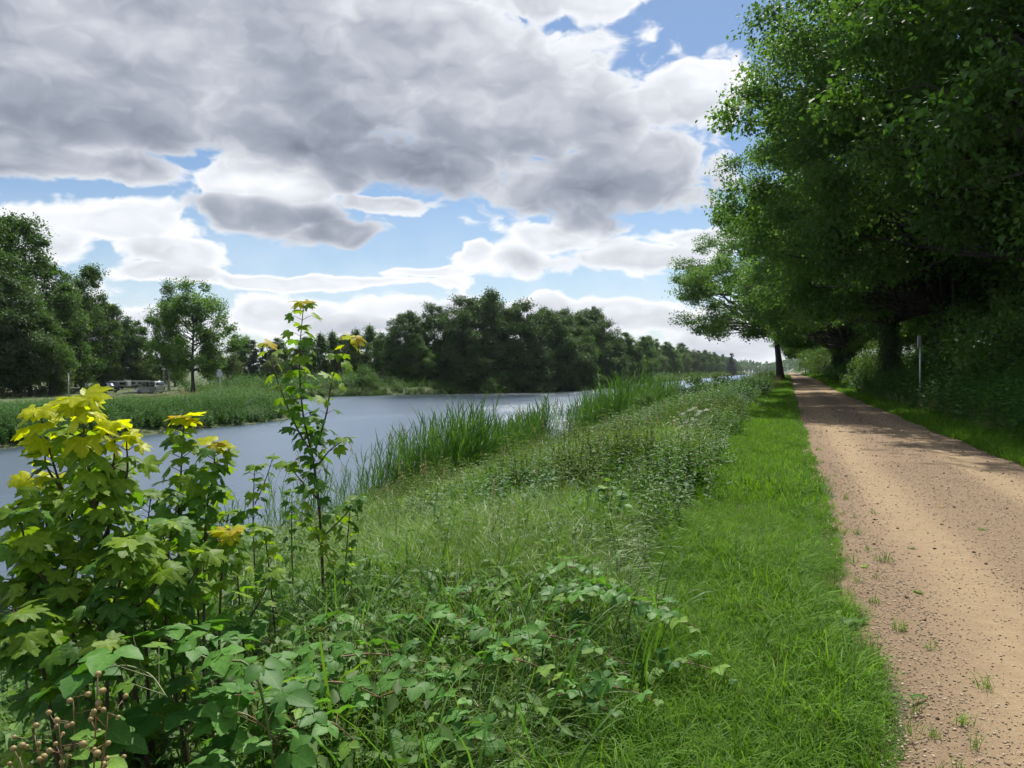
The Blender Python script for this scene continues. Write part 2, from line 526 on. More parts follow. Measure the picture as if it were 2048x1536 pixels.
def path_mat():
    m, b, out = new_mat('sandy_gravel')
    p = b.new('ShaderNodeBsdfPrincipled')
    g = b.new('ShaderNodeNewGeometry')
    P = g.outputs['Position']
    sp = b.new('ShaderNodeSeparateXYZ')
    b.put(sp.inputs[0], P)
    big = b.noise(b.vm('MULTIPLY', P, (1.0, 0.22, 1.0)), 1.1, 4, 0.55)
    mid = b.noise(P, 7.0, 5, 0.65)
    fine = b.noise(P, 75.0, 3, 0.7)
    grit = b.noise(P, 210.0, 2, 0.6)
    x = b.m('MULTIPLY_ADD', b.m('SUBTRACT', big, 0.5), 0.9, sp.outputs[0])
    # packed pale sand in the wheel tracks, coarser brown gravel between and along the sides
    tr = b.m('MINIMUM', b.m('ABSOLUTE', b.m('SUBTRACT', x, 1.15)), b.m('ABSOLUTE', b.m('SUBTRACT', x, 2.75)))
    track = b.ss(tr, 0.05, 0.55, 1.0, 0.0)
    c = b.mix(track, c4((0.190, 0.134, 0.082)), c4((0.280, 0.206, 0.118)))
    c = b.mix(b.ss(mid, 0.38, 0.70, 0.0, 0.55), c, c4((0.222, 0.154, 0.090)))
    c = b.mix(b.ss(fine, 0.56, 0.70, 0.0, 0.55), c, c4((0.170, 0.120, 0.085)))
    c = b.mix(b.ss(fine, 0.28, 0.40, 0.5, 0.0), c, c4((0.48, 0.42, 0.34)))
    c = b.mix(b.ss(grit, 0.55, 0.75, 0.0, 0.5), c, c4((0.20, 0.15, 0.11)))
    b.put(p.inputs['Base Color'], c)
    p.inputs['Roughness'].default_value = 0.92
    p.inputs['Specular IOR Level'].default_value = 0.2
    h = b.m('ADD', b.m('MULTIPLY', mid, 1.2), b.m('ADD', b.m('MULTIPLY', fine, 0.35), b.m('MULTIPLY', grit, 0.15)))
    bp = b.new('ShaderNodeBump')
    bp.inputs['Strength'].default_value = 0.9
    bp.inputs['Distance'].default_value = 0.02
    b.put(bp.inputs['Height'], h)
    m.node_tree.links.new(bp.outputs[0], p.inputs['Normal'])
    m.node_tree.links.new(p.outputs[0], out.inputs[0])
    return m


def water_mat():
    m, b, out = new_mat('rippled_water')
    L = m.node_tree.links.new
    g = b.new('ShaderNodeNewGeometry')
    P = g.outputs['Position']
    # wind ripples of three sizes, crests roughly across the view
    w0 = b.noise(b.vm('MULTIPLY', P, (0.35, 1.0, 1.0)), 0.9, 2, 0.5, 0.6)
    w1 = b.noise(b.vm('MULTIPLY', P, (0.6, 1.0, 1.0)), 2.6, 3, 0.6, 0.4)
    w2 = b.noise(P, 9.0, 2, 0.6, 0.3)
    gust = b.ss(b.noise(b.vm('MULTIPLY', P, (1, 0.6, 1)), 0.07, 3, 0.5), 0.38, 0.62, 0.35, 1.0)
    h = b.m('MULTIPLY', b.m('ADD', b.m('MULTIPLY', w0, 1.6), b.m('ADD', w1, b.m('MULTIPLY', w2, 0.25))), gust)
    bp = b.new('ShaderNodeBump')
    bp.inputs['Strength'].default_value = 1.0
    bp.inputs['Distance'].default_value = 0.085
    b.put(bp.inputs['Height'], h)
    fr = b.new('ShaderNodeFresnel')
    fr.inputs['IOR'].default_value = 1.9
    gl = b.new('ShaderNodeBsdfGlossy')
    gl.distribution = 'BECKMANN'
    gl.inputs['Roughness'].default_value = 0.39
    gl.inputs['Color'].default_value = (0.88, 0.94, 1.0, 1)
    L(bp.outputs[0], gl.inputs['Normal'])
    df = b.new('ShaderNodeBsdfDiffuse')
    df.inputs['Color'].default_value = (0.085, 0.112, 0.142, 1)
    mx = b.new('ShaderNodeMixShader')
    L(fr.outputs[0], mx.inputs[0])
    L(df.outputs[0], mx.inputs[1])
    L(gl.outputs[0], mx.inputs[2])
    L(mx.outputs[0], out.inputs[0])
    return m


M['ground'], M['path'], M['water'] = ground_mat(), path_mat(), water_mat()

# ------------------------------------------------------------------ ground, path, water


def grid_mesh(name, xs, ys, zf, mat):
    X, Y = np.meshgrid(xs, ys)
    V = np.stack([X, Y, zf(X, Y)], -1).reshape(-1, 3)
    nx, ny = len(xs), len(ys)
    i = np.arange(ny - 1)[:, None] * nx + np.arange(nx - 1)[None, :]
    F = np.stack([i, i + 1, i + 1 + nx, i + nx], -1).reshape(-1, 4)
    g = Geo()
    g.add(V, F)
    return g.mesh(name, mat, smooth=True)


def steps(*seg):
    out = []
    for a, b_, s in seg:
        out.append(np.arange(a, b_, s))
    return np.unique(np.round(np.concatenate(out), 3))


xs = steps((-3000, -200, 200), (-200, -80, 10), (-80, -34, 1.0), (-34, -15, 4), (-15, -2, 0.5), (-2, 6, 0.25), (6, 14, 0.5), (14, 40, 4), (40, 200, 20), (200, 3001, 200))
ys = steps((-200, -10, 10), (-10, 30, 0.5), (30, 130, 1.0), (130, 300, 4), (300, 1000, 40), (1000, 6001, 500))
o = obj('ground', grid_mesh('ground', xs, ys, gz, M['ground']))
o['kind'] = 'structure'
o['label'] = 'green canal bank and verge beside the gravel path'

PX0, PX1 = 0.38, 3.62


def edge_l(y):   # ragged grass edge
    return PX0 + 0.07 * np.sin(y * 1.9) + 0.06 * np.sin(y * 0.63 + 1) + 0.05 * np.sin(y * 5.1 + np.sin(y * 2.3)) + 0.03 * np.sin(y * 11.3)


def edge_r(y):
    return PX1 + 0.06 * np.sin(y * 1.3 + 2) + 0.05 * np.sin(y * 0.47) + 0.03 * np.sin(y * 4.3)


def path_mesh():
    y = steps((-20, 30, 0.2), (30, 130, 1.0), (130, 501, 10))
    t = np.linspace(0, 1, 25)
    Y, Tt = np.meshgrid(y, t, indexing='ij')
    X = edge_l(Y) + (edge_r(Y) - edge_l(Y)) * Tt
    prof = 0.035 * np.sin(np.pi * Tt) - 0.02 * np.exp(-((X - 1.15) / 0.3) ** 2) - 0.02 * np.exp(-((X - 2.75) / 0.3) ** 2)
    Z = 0.55 * sm(45, 125, Y) + 0.035 + prof + 0.006 * wob(X * 4, Y * 3) - 0.06 * (Tt == 0) - 0.06 * (Tt == 1)
    V = np.stack([X, Y, Z], -1).reshape(-1, 3)
    nx, ny = len(t), len(y)
    i = np.arange(ny - 1)[:, None] * nx + np.arange(nx - 1)[None, :]
    F = np.stack([i, i + 1, i + 1 + nx, i + nx], -1).reshape(-1, 4)
    g = Geo()
    g.add(V, F)
    return g.mesh('path', M['path'], smooth=True)


o = obj('path', path_mesh())
o['kind'] = 'structure'
o['label'] = 'sandy brown gravel towpath running along the canal'


def path_z(x, y):
    tt = np.clip((x - edge_l(y)) / (edge_r(y) - edge_l(y)), 0, 1)
    return 0.55 * sm(45, 125, y) + 0.035 + 0.006 * wob(x * 4, y * 3) + 0.035 * np.sin(np.pi * tt) - 0.02 * np.exp(-((x - 1.15) / 0.3) ** 2) - 0.02 * np.exp(-((x - 2.75) / 0.3) ** 2)


g = Geo()
g.add([(-80, -200, WATER), (-9, -200, WATER), (-9, 4000, WATER), (-80, 4000, WATER)], [(0, 1, 2, 3)])
o = obj('water', g.mesh('water', M['water']))
o['kind'] = 'structure'
o['label'] = 'rippled grey blue water of the canal'

# ------------------------------------------------------------------ scattering (one stuff object per growth)
GN = {}


def proto_coll(name, meshes):
    c = bpy.data.collections.new(name)
    for i, me in enumerate(meshes):
        c.objects.link(bpy.data.objects.new('%s_%02d' % (name, i), me))
    return c


def scatter_tree(coll):
    nt = bpy.data.node_groups.new('scatter_' + coll.name, 'GeometryNodeTree')
    nt.interface.new_socket('Geometry', in_out='INPUT', socket_type='NodeSocketGeometry')
    nt.interface.new_socket('Geometry', in_out='OUTPUT', socket_type='NodeSocketGeometry')
    gi, go = nt.nodes.new('NodeGroupInput'), nt.nodes.new('NodeGroupOutput')
    ci = nt.nodes.new('GeometryNodeCollectionInfo')
    ci.inputs['Collection'].default_value = coll
    ci.inputs['Separate Children'].default_value = True
    ci.inputs['Reset Children'].default_value = True
    iop = nt.nodes.new('GeometryNodeInstanceOnPoints')
    iop.inputs['Pick Instance'].default_value = True
    L = nt.links.new
    L(gi.outputs[0], iop.inputs['Points'])
    L(ci.outputs[0], iop.inputs['Instance'])
    for nm, dt, sock in (('idx', 'INT', 'Instance Index'), ('rot', 'FLOAT_VECTOR', 'Rotation'), ('scl', 'FLOAT_VECTOR', 'Scale')):
        a = nt.nodes.new('GeometryNodeInputNamedAttribute')
        a.data_type = dt
        a.inputs['Name'].default_value = nm
        L(a.outputs[0], iop.inputs[sock])
    L(iop.outputs[0], go.inputs[0])
    return nt


def scatter(name, coll, P, rot, scl, label, cat):
    n = len(P)
    me = bpy.data.meshes.new(name)
    me.vertices.add(n)
    me.vertices.foreach_set('co', np.asarray(P, np.float32).ravel())
    a = me.attributes.new('rot', 'FLOAT_VECTOR', 'POINT')
    a.data.foreach_set('vector', np.asarray(rot, np.float32).ravel())
    scl = np.asarray(scl, float)
    if scl.ndim == 1:
        scl = np.repeat(scl[:, None], 3, 1)
    a = me.attributes.new('scl', 'FLOAT_VECTOR', 'POINT')
    a.data.foreach_set('vector', scl.astype(np.float32).ravel())
    a = me.attributes.new('idx', 'INT', 'POINT')
    a.data.foreach_set('value', rng.integers(0, len(coll.objects), n).astype(np.int32))
    o = obj(name, me)
    md = o.modifiers.new('scatter', 'NODES')
    if coll.name not in GN:
        GN[coll.name] = scatter_tree(coll)
    md.node_group = GN[coll.name]
    tag(o, label, cat, kind='stuff')
    return o


def blade(g, base, az, length, width, bend, lean=0.15, seg=4, a=0.5, twist=0.0):
    """one grass blade: a tapering strip that leans and bends over"""
    t = np.linspace(0, 1, seg + 1)
    dirx, diry = math.cos(az), math.sin(az)
    ang = lean + bend * t ** 1.3           # angle from vertical along the blade
    ds = length / seg
    hx = np.concatenate([[0], np.cumsum(np.sin(ang[:-1]) * ds)])
    hz = np.concatenate([[0], np.cumsum(np.cos(ang[:-1]) * ds)])
    P = np.stack([base[0] + dirx * hx, base[1] + diry * hx, base[2] + hz], -1)
    w = width * (1 - t ** 2.2) * 0.5 * np.minimum(1, 0.55 + t * 2)
    sa = az + math.pi / 2 + twist * t
    side = np.stack([np.cos(sa), np.sin(sa), np.full_like(t, 0.15)], -1)
    Lp, Rp = P - side * w[:, None], P + side * w[:, None]
    V = np.concatenate([Lp[:-1], Rp[:-1], P[-1:]])
    n = seg
    F = np.array([[i, n + i, n + i + 1, i + 1] for i in range(n - 1)])
    base_n = g.n
    g.add(V, F, a)
    g.T.append(np.array([[base_n + n - 1, base_n + 2 * n - 1, base_n + 2 * n]]))


def tuft(n, h, spread, width, bend, mat, seg=4, lean=0.3, seed=0, name='tuft', dry=None):
    r = np.random.default_rng(seed)
    g = Geo()
    for i in range(n):
        p = r.normal(0, spread, 2)
        blade(g, (p[0], p[1], -0.02), r.uniform(0, 6.283), h * r.uniform(0.55, 1.15), width * r.uniform(0.7, 1.2),
              bend * r.uniform(0.4, 1.4), lean * r.uniform(0, 1.3), seg, r.uniform(0, 0.6), r.normal(0, 0.6))
    return g.mesh(name, mat)


C_GRASS = proto_coll('verge_tuft', [tuft(24, 0.20 if s < 5 else 0.34, 0.035, 0.0065, 1.7 if s < 5 else 2.3, M['grass'], 5, 0.45, s) for s in range(7)])
C_LONG = proto_coll('long_tuft', [tuft(34, 0.60, 0.05, 0.0046, 2.5, M['longgrass'], 7, 0.5, 20 + s) for s in range(6)])
C_GRASS2 = proto_coll('verge_clump', [tuft(16, 0.24, 0.06, 0.014, 1.6, M['grass'], 4, 0.4, 70 + s) for s in range(5)])
C_LONG2 = proto_coll('long_clump', [tuft(20, 0.66, 0.08, 0.0125, 2.1, M['longgrass'], 6, 0.4, 80 + s) for s in range(5)])
C_BLADE = proto_coll('broad_tuft', [tuft(7, 0.75, 0.06, 0.013, 1.5, M['reed'], 7, 0.25, 40 + s) for s in range(5)])
C_DRY = proto_coll('dry_tuft', [tuft(14, 0.7, 0.06, 0.008, 0.7, M['drygrass'], 4, 0.25, 60 + s) for s in range(3)])


def reed(seed):
    r = np.random.default_rng(seed)
    g = Geo()
    H = 2.1
    bendx = r.uniform(0.1, 0.3)
    t = np.linspace(0, 1, 6)
    S = np.stack([bendx * t ** 2, 0 * t, H * 0.86 * t], -1)
    g.tube(S, np.linspace(0.006, 0.003, 6), 4, 0.2)
    for k in range(9):
        f = 0.18 + 0.8 * k / 8
        p = (bendx * f * f, 0, H * 0.86 * f)
        az = (0 if k % 2 else math.pi) + r.normal(0, 0.8)
        az = az * 0.75                      # the wind lays the leaves to one side
        blade(g, p, az, r.uniform(0.42, 0.7), r.uniform(0.02, 0.032), r.uniform(0.3, 1.2), r.uniform(0.2, 0.5), 5, r.uniform(0, 0.6), r.normal(0, 0.5))
    return g.mesh('reed', M['reed'])


C_REED = proto_coll('reed_stalk', [reed(100 + s) for s in range(6)])

LEAF_OV = np.array([(0, 0, 0), (0.26, 0.35, 0.05), (0, 0.45, -0.03), (-0.26, 0.35, 0.05), (0.14, 0.75, 0.0), (0, 1.0, -0.12), (-0.14, 0.75, 0.0)])
LEAF_OVF = np.array([(0, 1, 2), (0, 2, 3), (1, 4, 2), (2, 6, 3), (2, 4, 5), (2, 5, 6)])
DIA = np.array([(0, 0, 0), (0.33, 0.45, 0.06), (0, 1.0, -0.1), (-0.33, 0.45, 0.06)])
DIAF = np.array([(0, 1, 2), (0, 2, 3)])


def herb(seed, mat, H=0.9, stems=7, pairs=9, leaf=0.09, spread=0.16, flower=None):
    """leafy weed clump: upright stems with pairs of pointed leaves"""
    r = np.random.default_rng(seed)
    g = Geo()
    P, Yd, Nn, S, A = [], [], [], [], []
    for s in range(stems):
        b0 = r.normal(0, spread, 2)
        h = H * r.uniform(0.6, 1.1)
        ln = r.normal(0, 0.16, 2)
        t = np.linspace(0, 1, 5)
        C = np.stack([b0[0] + ln[0] * h * t ** 1.5, b0[1] + ln[1] * h * t ** 1.5, h * t - 0.05], -1)
        g.tube(C, np.linspace(0.005, 0.002, 5), 4, 0.3, cap=False)
        for k in range(pairs):
            f = 0.15 + 0.85 * k / (pairs - 1)
            c = np.array([np.interp(f, t, C[:, q]) for q in range(3)])
            a0 = k * 1.57 + r.uniform(0, 0.6)
            for q in (0, math.pi):
                a = a0 + q + r.normal(0, 0.25)
                up = r.uniform(-0.25, 0.5)
                P.append(c)
                Yd.append((math.cos(a), math.sin(a), up))
                Nn.append((r.normal(0, 0.3), r.normal(0, 0.3), 1))
                S.append(leaf * r.uniform(0.6, 1.2) * (1.15 - 0.6 * f))
                A.append(r.uniform(0, 0.7))
    stamp(g, LEAF_OV, LEAF_OVF, np.array(P), frames(np.array(Yd), np.array(Nn)), np.array(S), np.array(A))
    return g.mesh('herb', mat)


C_WEED = proto_coll('weed_clump', [herb(200 + s, M['weed'], 0.75, 8, 9, 0.12) for s in range(4)])
C_NETTLE = proto_coll('nettle_clump', [herb(220 + s, M['nettle'], 0.95, 8, 11, 0.10) for s in range(4)])
C_LOW = proto_coll('low_herb', [herb(240 + s, M['weed'], 0.28, 7, 4, 0.11, 0.12) for s in range(4)])
C_THICK = proto_coll('thicket_clump', [herb(260 + s, M['bramble_far'], 0.9, 12, 9, 0.15, 0.28) for s in range(4)])


def rand_rect(n, x0, x1, y0, y1):
    return rng.uniform(x0, x1, n), rng.uniform(y0, y1, n)


def rots(n, tilt=0.12, az=None, yaw=None):
    r = rng.normal(0, tilt, (n, 3))
    r[:, 2] = rng.uniform(0, 6.283, n) if yaw is None else yaw
    return r


def place(x, y, sink=0.0, zf=gz):
    return np.stack([x, y, zf(x, y) - sink], -1)


# mown verge grass, left of the path
def cat(parts):
    return [np.concatenate(q) for q in zip(*parts)]


def verge(name, coll, segs, lab):
    parts = []
    for (n, x0, x1, y0, y1, s0, s1) in segs:
        x, y = rand_rect(n, x0, x1, y0, y1)
        k = x < edge_l(y) + 0.05 + 0.12 * rng.random(n) ** 3
        x, y = x[k], y[k]
        worn = 0.75 + 0.25 * sm(-0.4, 0.3, wob(x * 2.2 + 1, y * 1.7))          # trampled, thinner patches
        s = rng.uniform(s0, s1, len(x)) * np.where(x > edge_l(y) - 0.15, 0.6, 1) * (1 + 0.2 * wob(x * 2, y * 2)) * worn * (1 + 0.5 * sm(-0.9, -1.6, x))
        parts.append((x, y, s))
    x, y, s = cat(parts)
    scatter(name, coll, place(x, y), rots(len(x)), s, lab, 'grass')


verge('verge_grass', C_GRASS, ((9500, -1.9, 0.45, 1.2, 9, 0.75, 1.2),), 'short bright green grass nearest the camera beside the path')
verge('far_verge_grass', C_GRASS2, ((6500, -1.7, 0.46, 9, 26, 0.7, 1.1), (5000, -1.6, 0.46, 26, 70, 0.9, 1.4), (2500, -2.2, 0.5, 70, 150, 1.4, 2.2)), 'mown grass strip farther along the left side of the path')
x, y = rand_rect(260, -1.6, 0.4, 2, 12)
scatter('verge_straw', C_DRY, place(x, y), rots(len(x), 0.6), rng.uniform(0.16, 0.34, len(x)), 'dead straw lying in the short grass beside the path', 'straw')
parts = []
for (n, x0, x1, y0, y1, s0, s1) in ((2500, 3.55, 5.6, 6, 14, 0.8, 1.2), (6000, 3.55, 5.6, 14, 40, 0.8, 1.3), (4000, 3.55, 5.8, 40, 100, 1.1, 1.7), (2000, 3.5, 5.8, 100, 220, 1.7, 2.7)):
    x, y = rand_rect(n, x0, x1, y0, y1)
    k = x > edge_r(y) - 0.05 - 0.1 * rng.random(n) ** 3
    x, y = x[k], y[k]
    parts.append((x, y, rng.uniform(s0, s1, len(x))))
x, y, s = cat(parts)
scatter('roadside_grass', C_GRASS2, place(x, y), rots(len(x)), s, 'shaded grass strip on the wooded side of the path', 'grass')
# sparse tufts creeping into the gravel
x, y = rand_rect(700, 0.3, 1.0, 2.2, 16)
k = rng.random(700) < np.exp(-(x - 0.3) / 0.16) * (0.35 + 0.65 * (wob(x * 5, y * 3) > 0.1))
x, y = x[k], y[k]
scatter('gravel_tufts', C_GRASS, place(x, y, 0, path_z), rots(len(x)), rng.uniform(0.35, 0.7, len(x)), 'sparse grass tufts creeping over the gravel edge', 'grass')

# long lying grass on the bank
for nm, coll, segs, lab in (('bank_grass', C_LONG, ((1700, -3.6, -0.9, 1.6, 5.0, 0.5, 0.9), (5200, -6.5, -1.25, 4.4, 9, 0.7, 1.15)), 'long pale green grass lying over on the near bank'),
                            ('slope_grass', C_LONG2, ((4200, -9, -1.35, 8, 17, 0.6, 1.05), (3200, -10.5, -1.5, 14, 30, 0.55, 0.95), (1500, -10.8, -1.8, 30, 60, 1.0, 1.6)), 'long pale grass farther along the canal bank')):
    parts = []
    for (n, x0, x1, y0, y1, s0, s1) in segs:
        x, y = rand_rect(n, x0, x1, y0, y1)
        parts.append((x, y, rng.uniform(s0, s1, n) * (1 + 0.35 * wob(x * 0.9, y * 0.9))))
    x, y, s = cat(parts)
    scatter(nm, coll, place(x, y), rots(len(x), 0.3), s, lab, 'grass')
# broad upright blades in the foreground
x, y = rand_rect(190, -3.0, -0.6, 2.0, 4.6)
scatter('sedge_blades', C_BLADE, place(x, y), rots(len(x), 0.15), rng.uniform(0.55, 1.05, len(x)), 'broad upright sedge blades among the brambles in the foreground', 'sedge')

# weeds on the bank
parts = []
for (n, x0, x1, y0, y1, s0, s1) in ((2100, -10.6, -1.2, 8.0, 34, 0.42, 0.9), (900, -10.6, -2.4, 34, 70, 0.6, 1.0)):
    x, y = rand_rect(n, x0, x1, y0, y1)
    k = (wob(x * 0.7, y * 0.5) + 0.5 * wob(x * 2.3, y * 1.9) > -0.4 + 0.8 * (1 - sm(8, 13, y))) & ((y > 12) | (x > -4.5)) & ~((y > 30) & (y < 40) & (x < -7.5))
    x, y = x[k], y[k]
    parts.append((x, y, rng.uniform(s0, s1, len(x)) * (1 + 0.3 * wob(x * 1.7, y * 1.3))))
x, y, s = cat(parts)
scatter('bank_nettles', C_NETTLE, place(x, y), rots(len(x), 0.1), s, 'olive green nettles and weeds on the bank below the verge', 'weeds')
parts = []
for (n, x0, x1, y0, y1, s0, s1) in ((650, -4.2, -1.0, 1.4, 4.8, 0.8, 1.4), (260, -8.5, -1.4, 5, 20, 0.8, 1.4)):
    x, y = rand_rect(n, x0, x1, y0, y1)
    parts.append((x, y, rng.uniform(s0, s1, len(x))))
x, y, s = cat(parts)
scatter('ground_herbs', C_LOW, place(x, y), rots(len(x), 0.15), s, 'low leafy herbs growing through the long grass', 'weeds')

# the dark bramble thicket along the verge towards the leaning tree
parts = []
for (n, x0, x1, y0, y1, s0, s1) in ((420, -5.5, -1.5, 22, 40, 0.6, 1.05), (420, -6.0, -1.3, 40, 66, 0.9, 1.4)):
    x, y = rand_rect(n, x0, x1, y0, y1)
    k = x < -1.4 - 0.35 * (1 + wob(y * 0.6, y)) - 1.2 * (1 - sm(17, 27, y))
    x, y = x[k], y[k]
    parts.append((x, y, rng.uniform(s0, s1, len(x))))
x, y, s = cat(parts)
scatter('bramble_thicket', C_THICK, place(x, y), rots(len(x), 0.15), s, 'dark green bramble thicket on the verge towards the leaning tree', 'brambles')
x, y = rand_rect(260, -4.5, -0.6, 62, 112)
scatter('verge_dry_grass', C_DRY, place(x, y), rots(len(x), 0.15), rng.uniform(0.8, 1.4, len(x)), 'dry brownish grass around the foot of the leaning tree', 'grass')
x, y = rand_rect(700, -10.5, -1.5, 60, 230)
scatter('distant_bank_weeds', C_WEED, place(x, y), rots(len(x), 0.15), rng.uniform(1.1, 2.0, len(x)), 'green weeds on the near bank beyond the thicket', 'weeds')

# reeds at the water's edge
for nm, (n, y0, y1, x0, x1, s0, s1), lab in (
        ('reed_bed', (210, 12, 20.5, -11.8, -10.2, 0.55, 0.95), 'sparse thin reeds at the water edge behind the tall maple sapling'),
        ('reed_bed', (1500, 19.5, 26, -11.7, -9.0, 0.6, 1.25), 'tall dense reed stand right of the tall maple sapling'),
        ('reed_bed', (900, 28, 32, -11.6, -9.4, 0.6, 1.2), 'short reed stand leaning right in the middle of the near shore'),
        ('reed_bed', (2000, 40.5, 63, -12.2, -8.0, 1.0, 1.5), 'large tall reed bed where the far water narrows'),
        ('reed_bed', (350, 68, 110, -12.0, -9.4, 0.9, 1.35), 'distant reeds on the near shore beyond the large reed bed')):
    x, y = rand_rect(n, x0, x1, y0, y1)
    if nm and n in (1500, 900):
        y = y0 + (y1 - y0) * np.clip(rng.beta(1.6, 1.6, n), 0, 1)
    k = wob(x * 1.5, y * 2.4) + 0.6 * wob(x * 3, y * 5.3) > -0.55
    x, y = x[k], y[k]
    scatter(nm, C_REED, place(x, y, 0.05), rots(len(x), 0.13, yaw=rng.normal(0.3, 0.6, len(x))), rng.uniform(s0, s1, len(x)) * (0.92 + 0.22 * wob(x * 0.8, y * 1.7)), lab, 'reeds')

# growth on the opposite banks
x, y = rand_rect(2600, 0, 1, 8, 64)
d = rng.random(len(x)) ** 1.3 * 9
x = xfar(y) - d - 0.1
scatter('opposite_bank_weeds', C_THICK, place(x, y), rots(len(x), 0.15), rng.uniform(0.75, 1.25, len(x)), 'dense green weeds covering the opposite bank on the left', 'weeds')
x, y = rand_rect(900, 0, 1, 20, 75)
x = xfar(y) - rng.uniform(6, 22, len(x))
scatter('opposite_dry_grass', C_DRY, place(x, y), rots(len(x), 0.15), rng.uniform(0.8, 1.3, len(x)), 'tan dry grass on the opposite bank before the cars', 'grass')
x, y = rand_rect(3200, 0, 1, 58, 330)
x = xfar(y) + 0.6 - rng.random(len(x)) ** 1.5 * 6
scatter('basin_shore_weeds', C_WEED, place(x, y), rots(len(x), 0.15), rng.uniform(1.0, 1.9, len(x)), 'low green weeds along the shore below the far wood', 'weeds')
x, y = rand_rect(900, 0, 1, 330, 900)
x = xfar(y) - rng.random(len(x)) ** 1.5 * 12
scatter('distant_shore_weeds', C_NETTLE, place(x, y), rots(len(x), 0.15), rng.uniform(1.5, 3.0, len(x)), 'pale yellowish weeds on the distant far shore', 'weeds')
# undergrowth on the wooded side
parts = []
for (n, x0, x1, y0, y1, s0, s1) in ((700, 5.0, 11, 14, 45, 0.9, 1.6), (600, 4.9, 11, 45, 110, 1.1, 1.9)):
    x, y = rand_rect(n, x0, x1, y0, y1)
    parts.append((x, y, rng.uniform(s0, s1, n)))
x, y, s = cat(parts)
scatter('woodland_undergrowth', C_THICK, place(x, y), rots(len(x), 0.15), s, 'dark leafy undergrowth on the slope below the roadside oaks', 'undergrowth')
x, y = rand_rect(260, 4.5, 6.2, 20, 60)
scatter('roadside_dry_grass', C_DRY, place(x, y), rots(len(x), 0.2), rng.uniform(0.6, 1.1, len(x)), 'brownish dry grass around the marker post', 'grass')

x, y = rand_rect(3500, -115, -44, 12, 150)
k = x < xfar(y) - 4
x, y = x[k], y[k]
scatter('opposite_meadow', C_LONG, place(x, y), rots(len(x), 0.2), rng.uniform(0.7, 1.2, len(x)), 'rough grass on the flat land around the parked cars', 'grass')
x, y = rand_rect(1300, 0, 1, 92, 330)
x = xfar(y) - 3.5 - rng.random(len(x)) * 16
scatter('wood_understorey', C_THICK, place(x, y), rots(len(x), 0.15), rng.uniform(1.4, 3.0, len(x)), 'dark understorey beneath the trees across the basin', 'undergrowth')

def seed_stalk(seed):
    r = np.random.default_rng(seed)
    g = Geo()
    t = np.linspace(0, 1, 7)
    S = np.stack([0.12 * t ** 2, 0.04 * np.sin(3 * t), 1.5 * t], -1)
    g.tube(S, np.linspace(0.004, 0.0015, 7), 4, 0.2)
    n = 22
    f = r.uniform(0.8, 1.0, n)
    P = np.stack([0.12 * f ** 2, 0 * f, 1.5 * f], -1) + r.normal(0, 0.014, (n, 3))
    stamp(g, DIA, DIAF, P, frames(r.normal(0, 0.4, (n, 3)) + np.array([0.2, 0, 1]), r.normal(0, 1, (n, 3))), r.uniform(0.02, 0.04, n), r.random(n) * 0.6)
    return g.mesh('seed_stalk', M['drygrass'])


C_SEED = proto_coll('seed_stalk', [seed_stalk(340 + s) for s in range(3)])
x, y = rand_rect(45, -11.2, -8.8, 13, 34)
scatter('seed_stalks', C_SEED, place(x, y), rots(len(x), 0.12), rng.uniform(0.8, 1.5, len(x)), 'thin tan seed stalks standing among the near shore reeds', 'grass')
x, y = rand_rect(150, -7.5, -1.6, 6, 24)
scatter('bank_seed_stalks', C_SEED, place(x, y), rots(len(x), 0.25), rng.uniform(0.35, 0.7, len(x)), 'fine tan grass seed heads above the long bank grass', 'grass')

parts = []
for (n, x0, x1, y0, y1, s0, s1) in ((900, -7.5, -1.05, 5.2, 14, 0.3, 0.85), (420, -9, -1.2, 13, 24, 0.5, 1.0)):
    x, y = rand_rect(n, x0, x1, y0, y1)
    k = wob(x * 1.4 + 2, y * 1.1) > -0.25
    parts.append((x[k], y[k], rng.uniform(s0, s1, int(k.sum()))))
x, y, s = cat(parts)
scatter('slope_weeds', C_WEED, place(x, y), rots(len(x), 0.2), s, 'patches of broad green weeds breaking up the long bank grass', 'weeds')
x, y = rand_rect(220, -7.5, -1.5, 5.5, 20)
scatter('slope_straw', C_DRY, place(x, y), rots(len(x), 0.7), rng.uniform(0.4, 0.8, len(x)), 'dead tan straw lying in the long bank grass', 'straw')

x, y = rand_rect(260, -5.5, -1.15, 6, 20)
k = wob(x * 1.1 + 4, y * 0.8 + 1) > 0.1
x, y = x[k], y[k]
scatter('slope_brambles', C_THICK, place(x, y), rots(len(x), 0.2), rng.uniform(0.4, 0.75, len(x)), 'low dark bramble patches along the edge of the mown strip', 'brambles')

# ------------------------------------------------------------------ gravel on the path
def pebble(seed):
    r = np.random.default_rng(seed)
    import bmesh
    bm = bmesh.new()
    bmesh.ops.create_icosphere(bm, subdivisions=1, radius=0.5)
    V = np.array([v.co[:] for v in bm.verts])
    F = np.array([[v.index for v in f.verts] for f in bm.faces])
    bm.free()
    V = V * r.uniform(0.75, 1.25, (len(V), 1)) * np.array([1.0, r.uniform(0.6, 0.9), r.uniform(0.4, 0.6)])
    g = Geo()
    g.add(V, F)
    return g


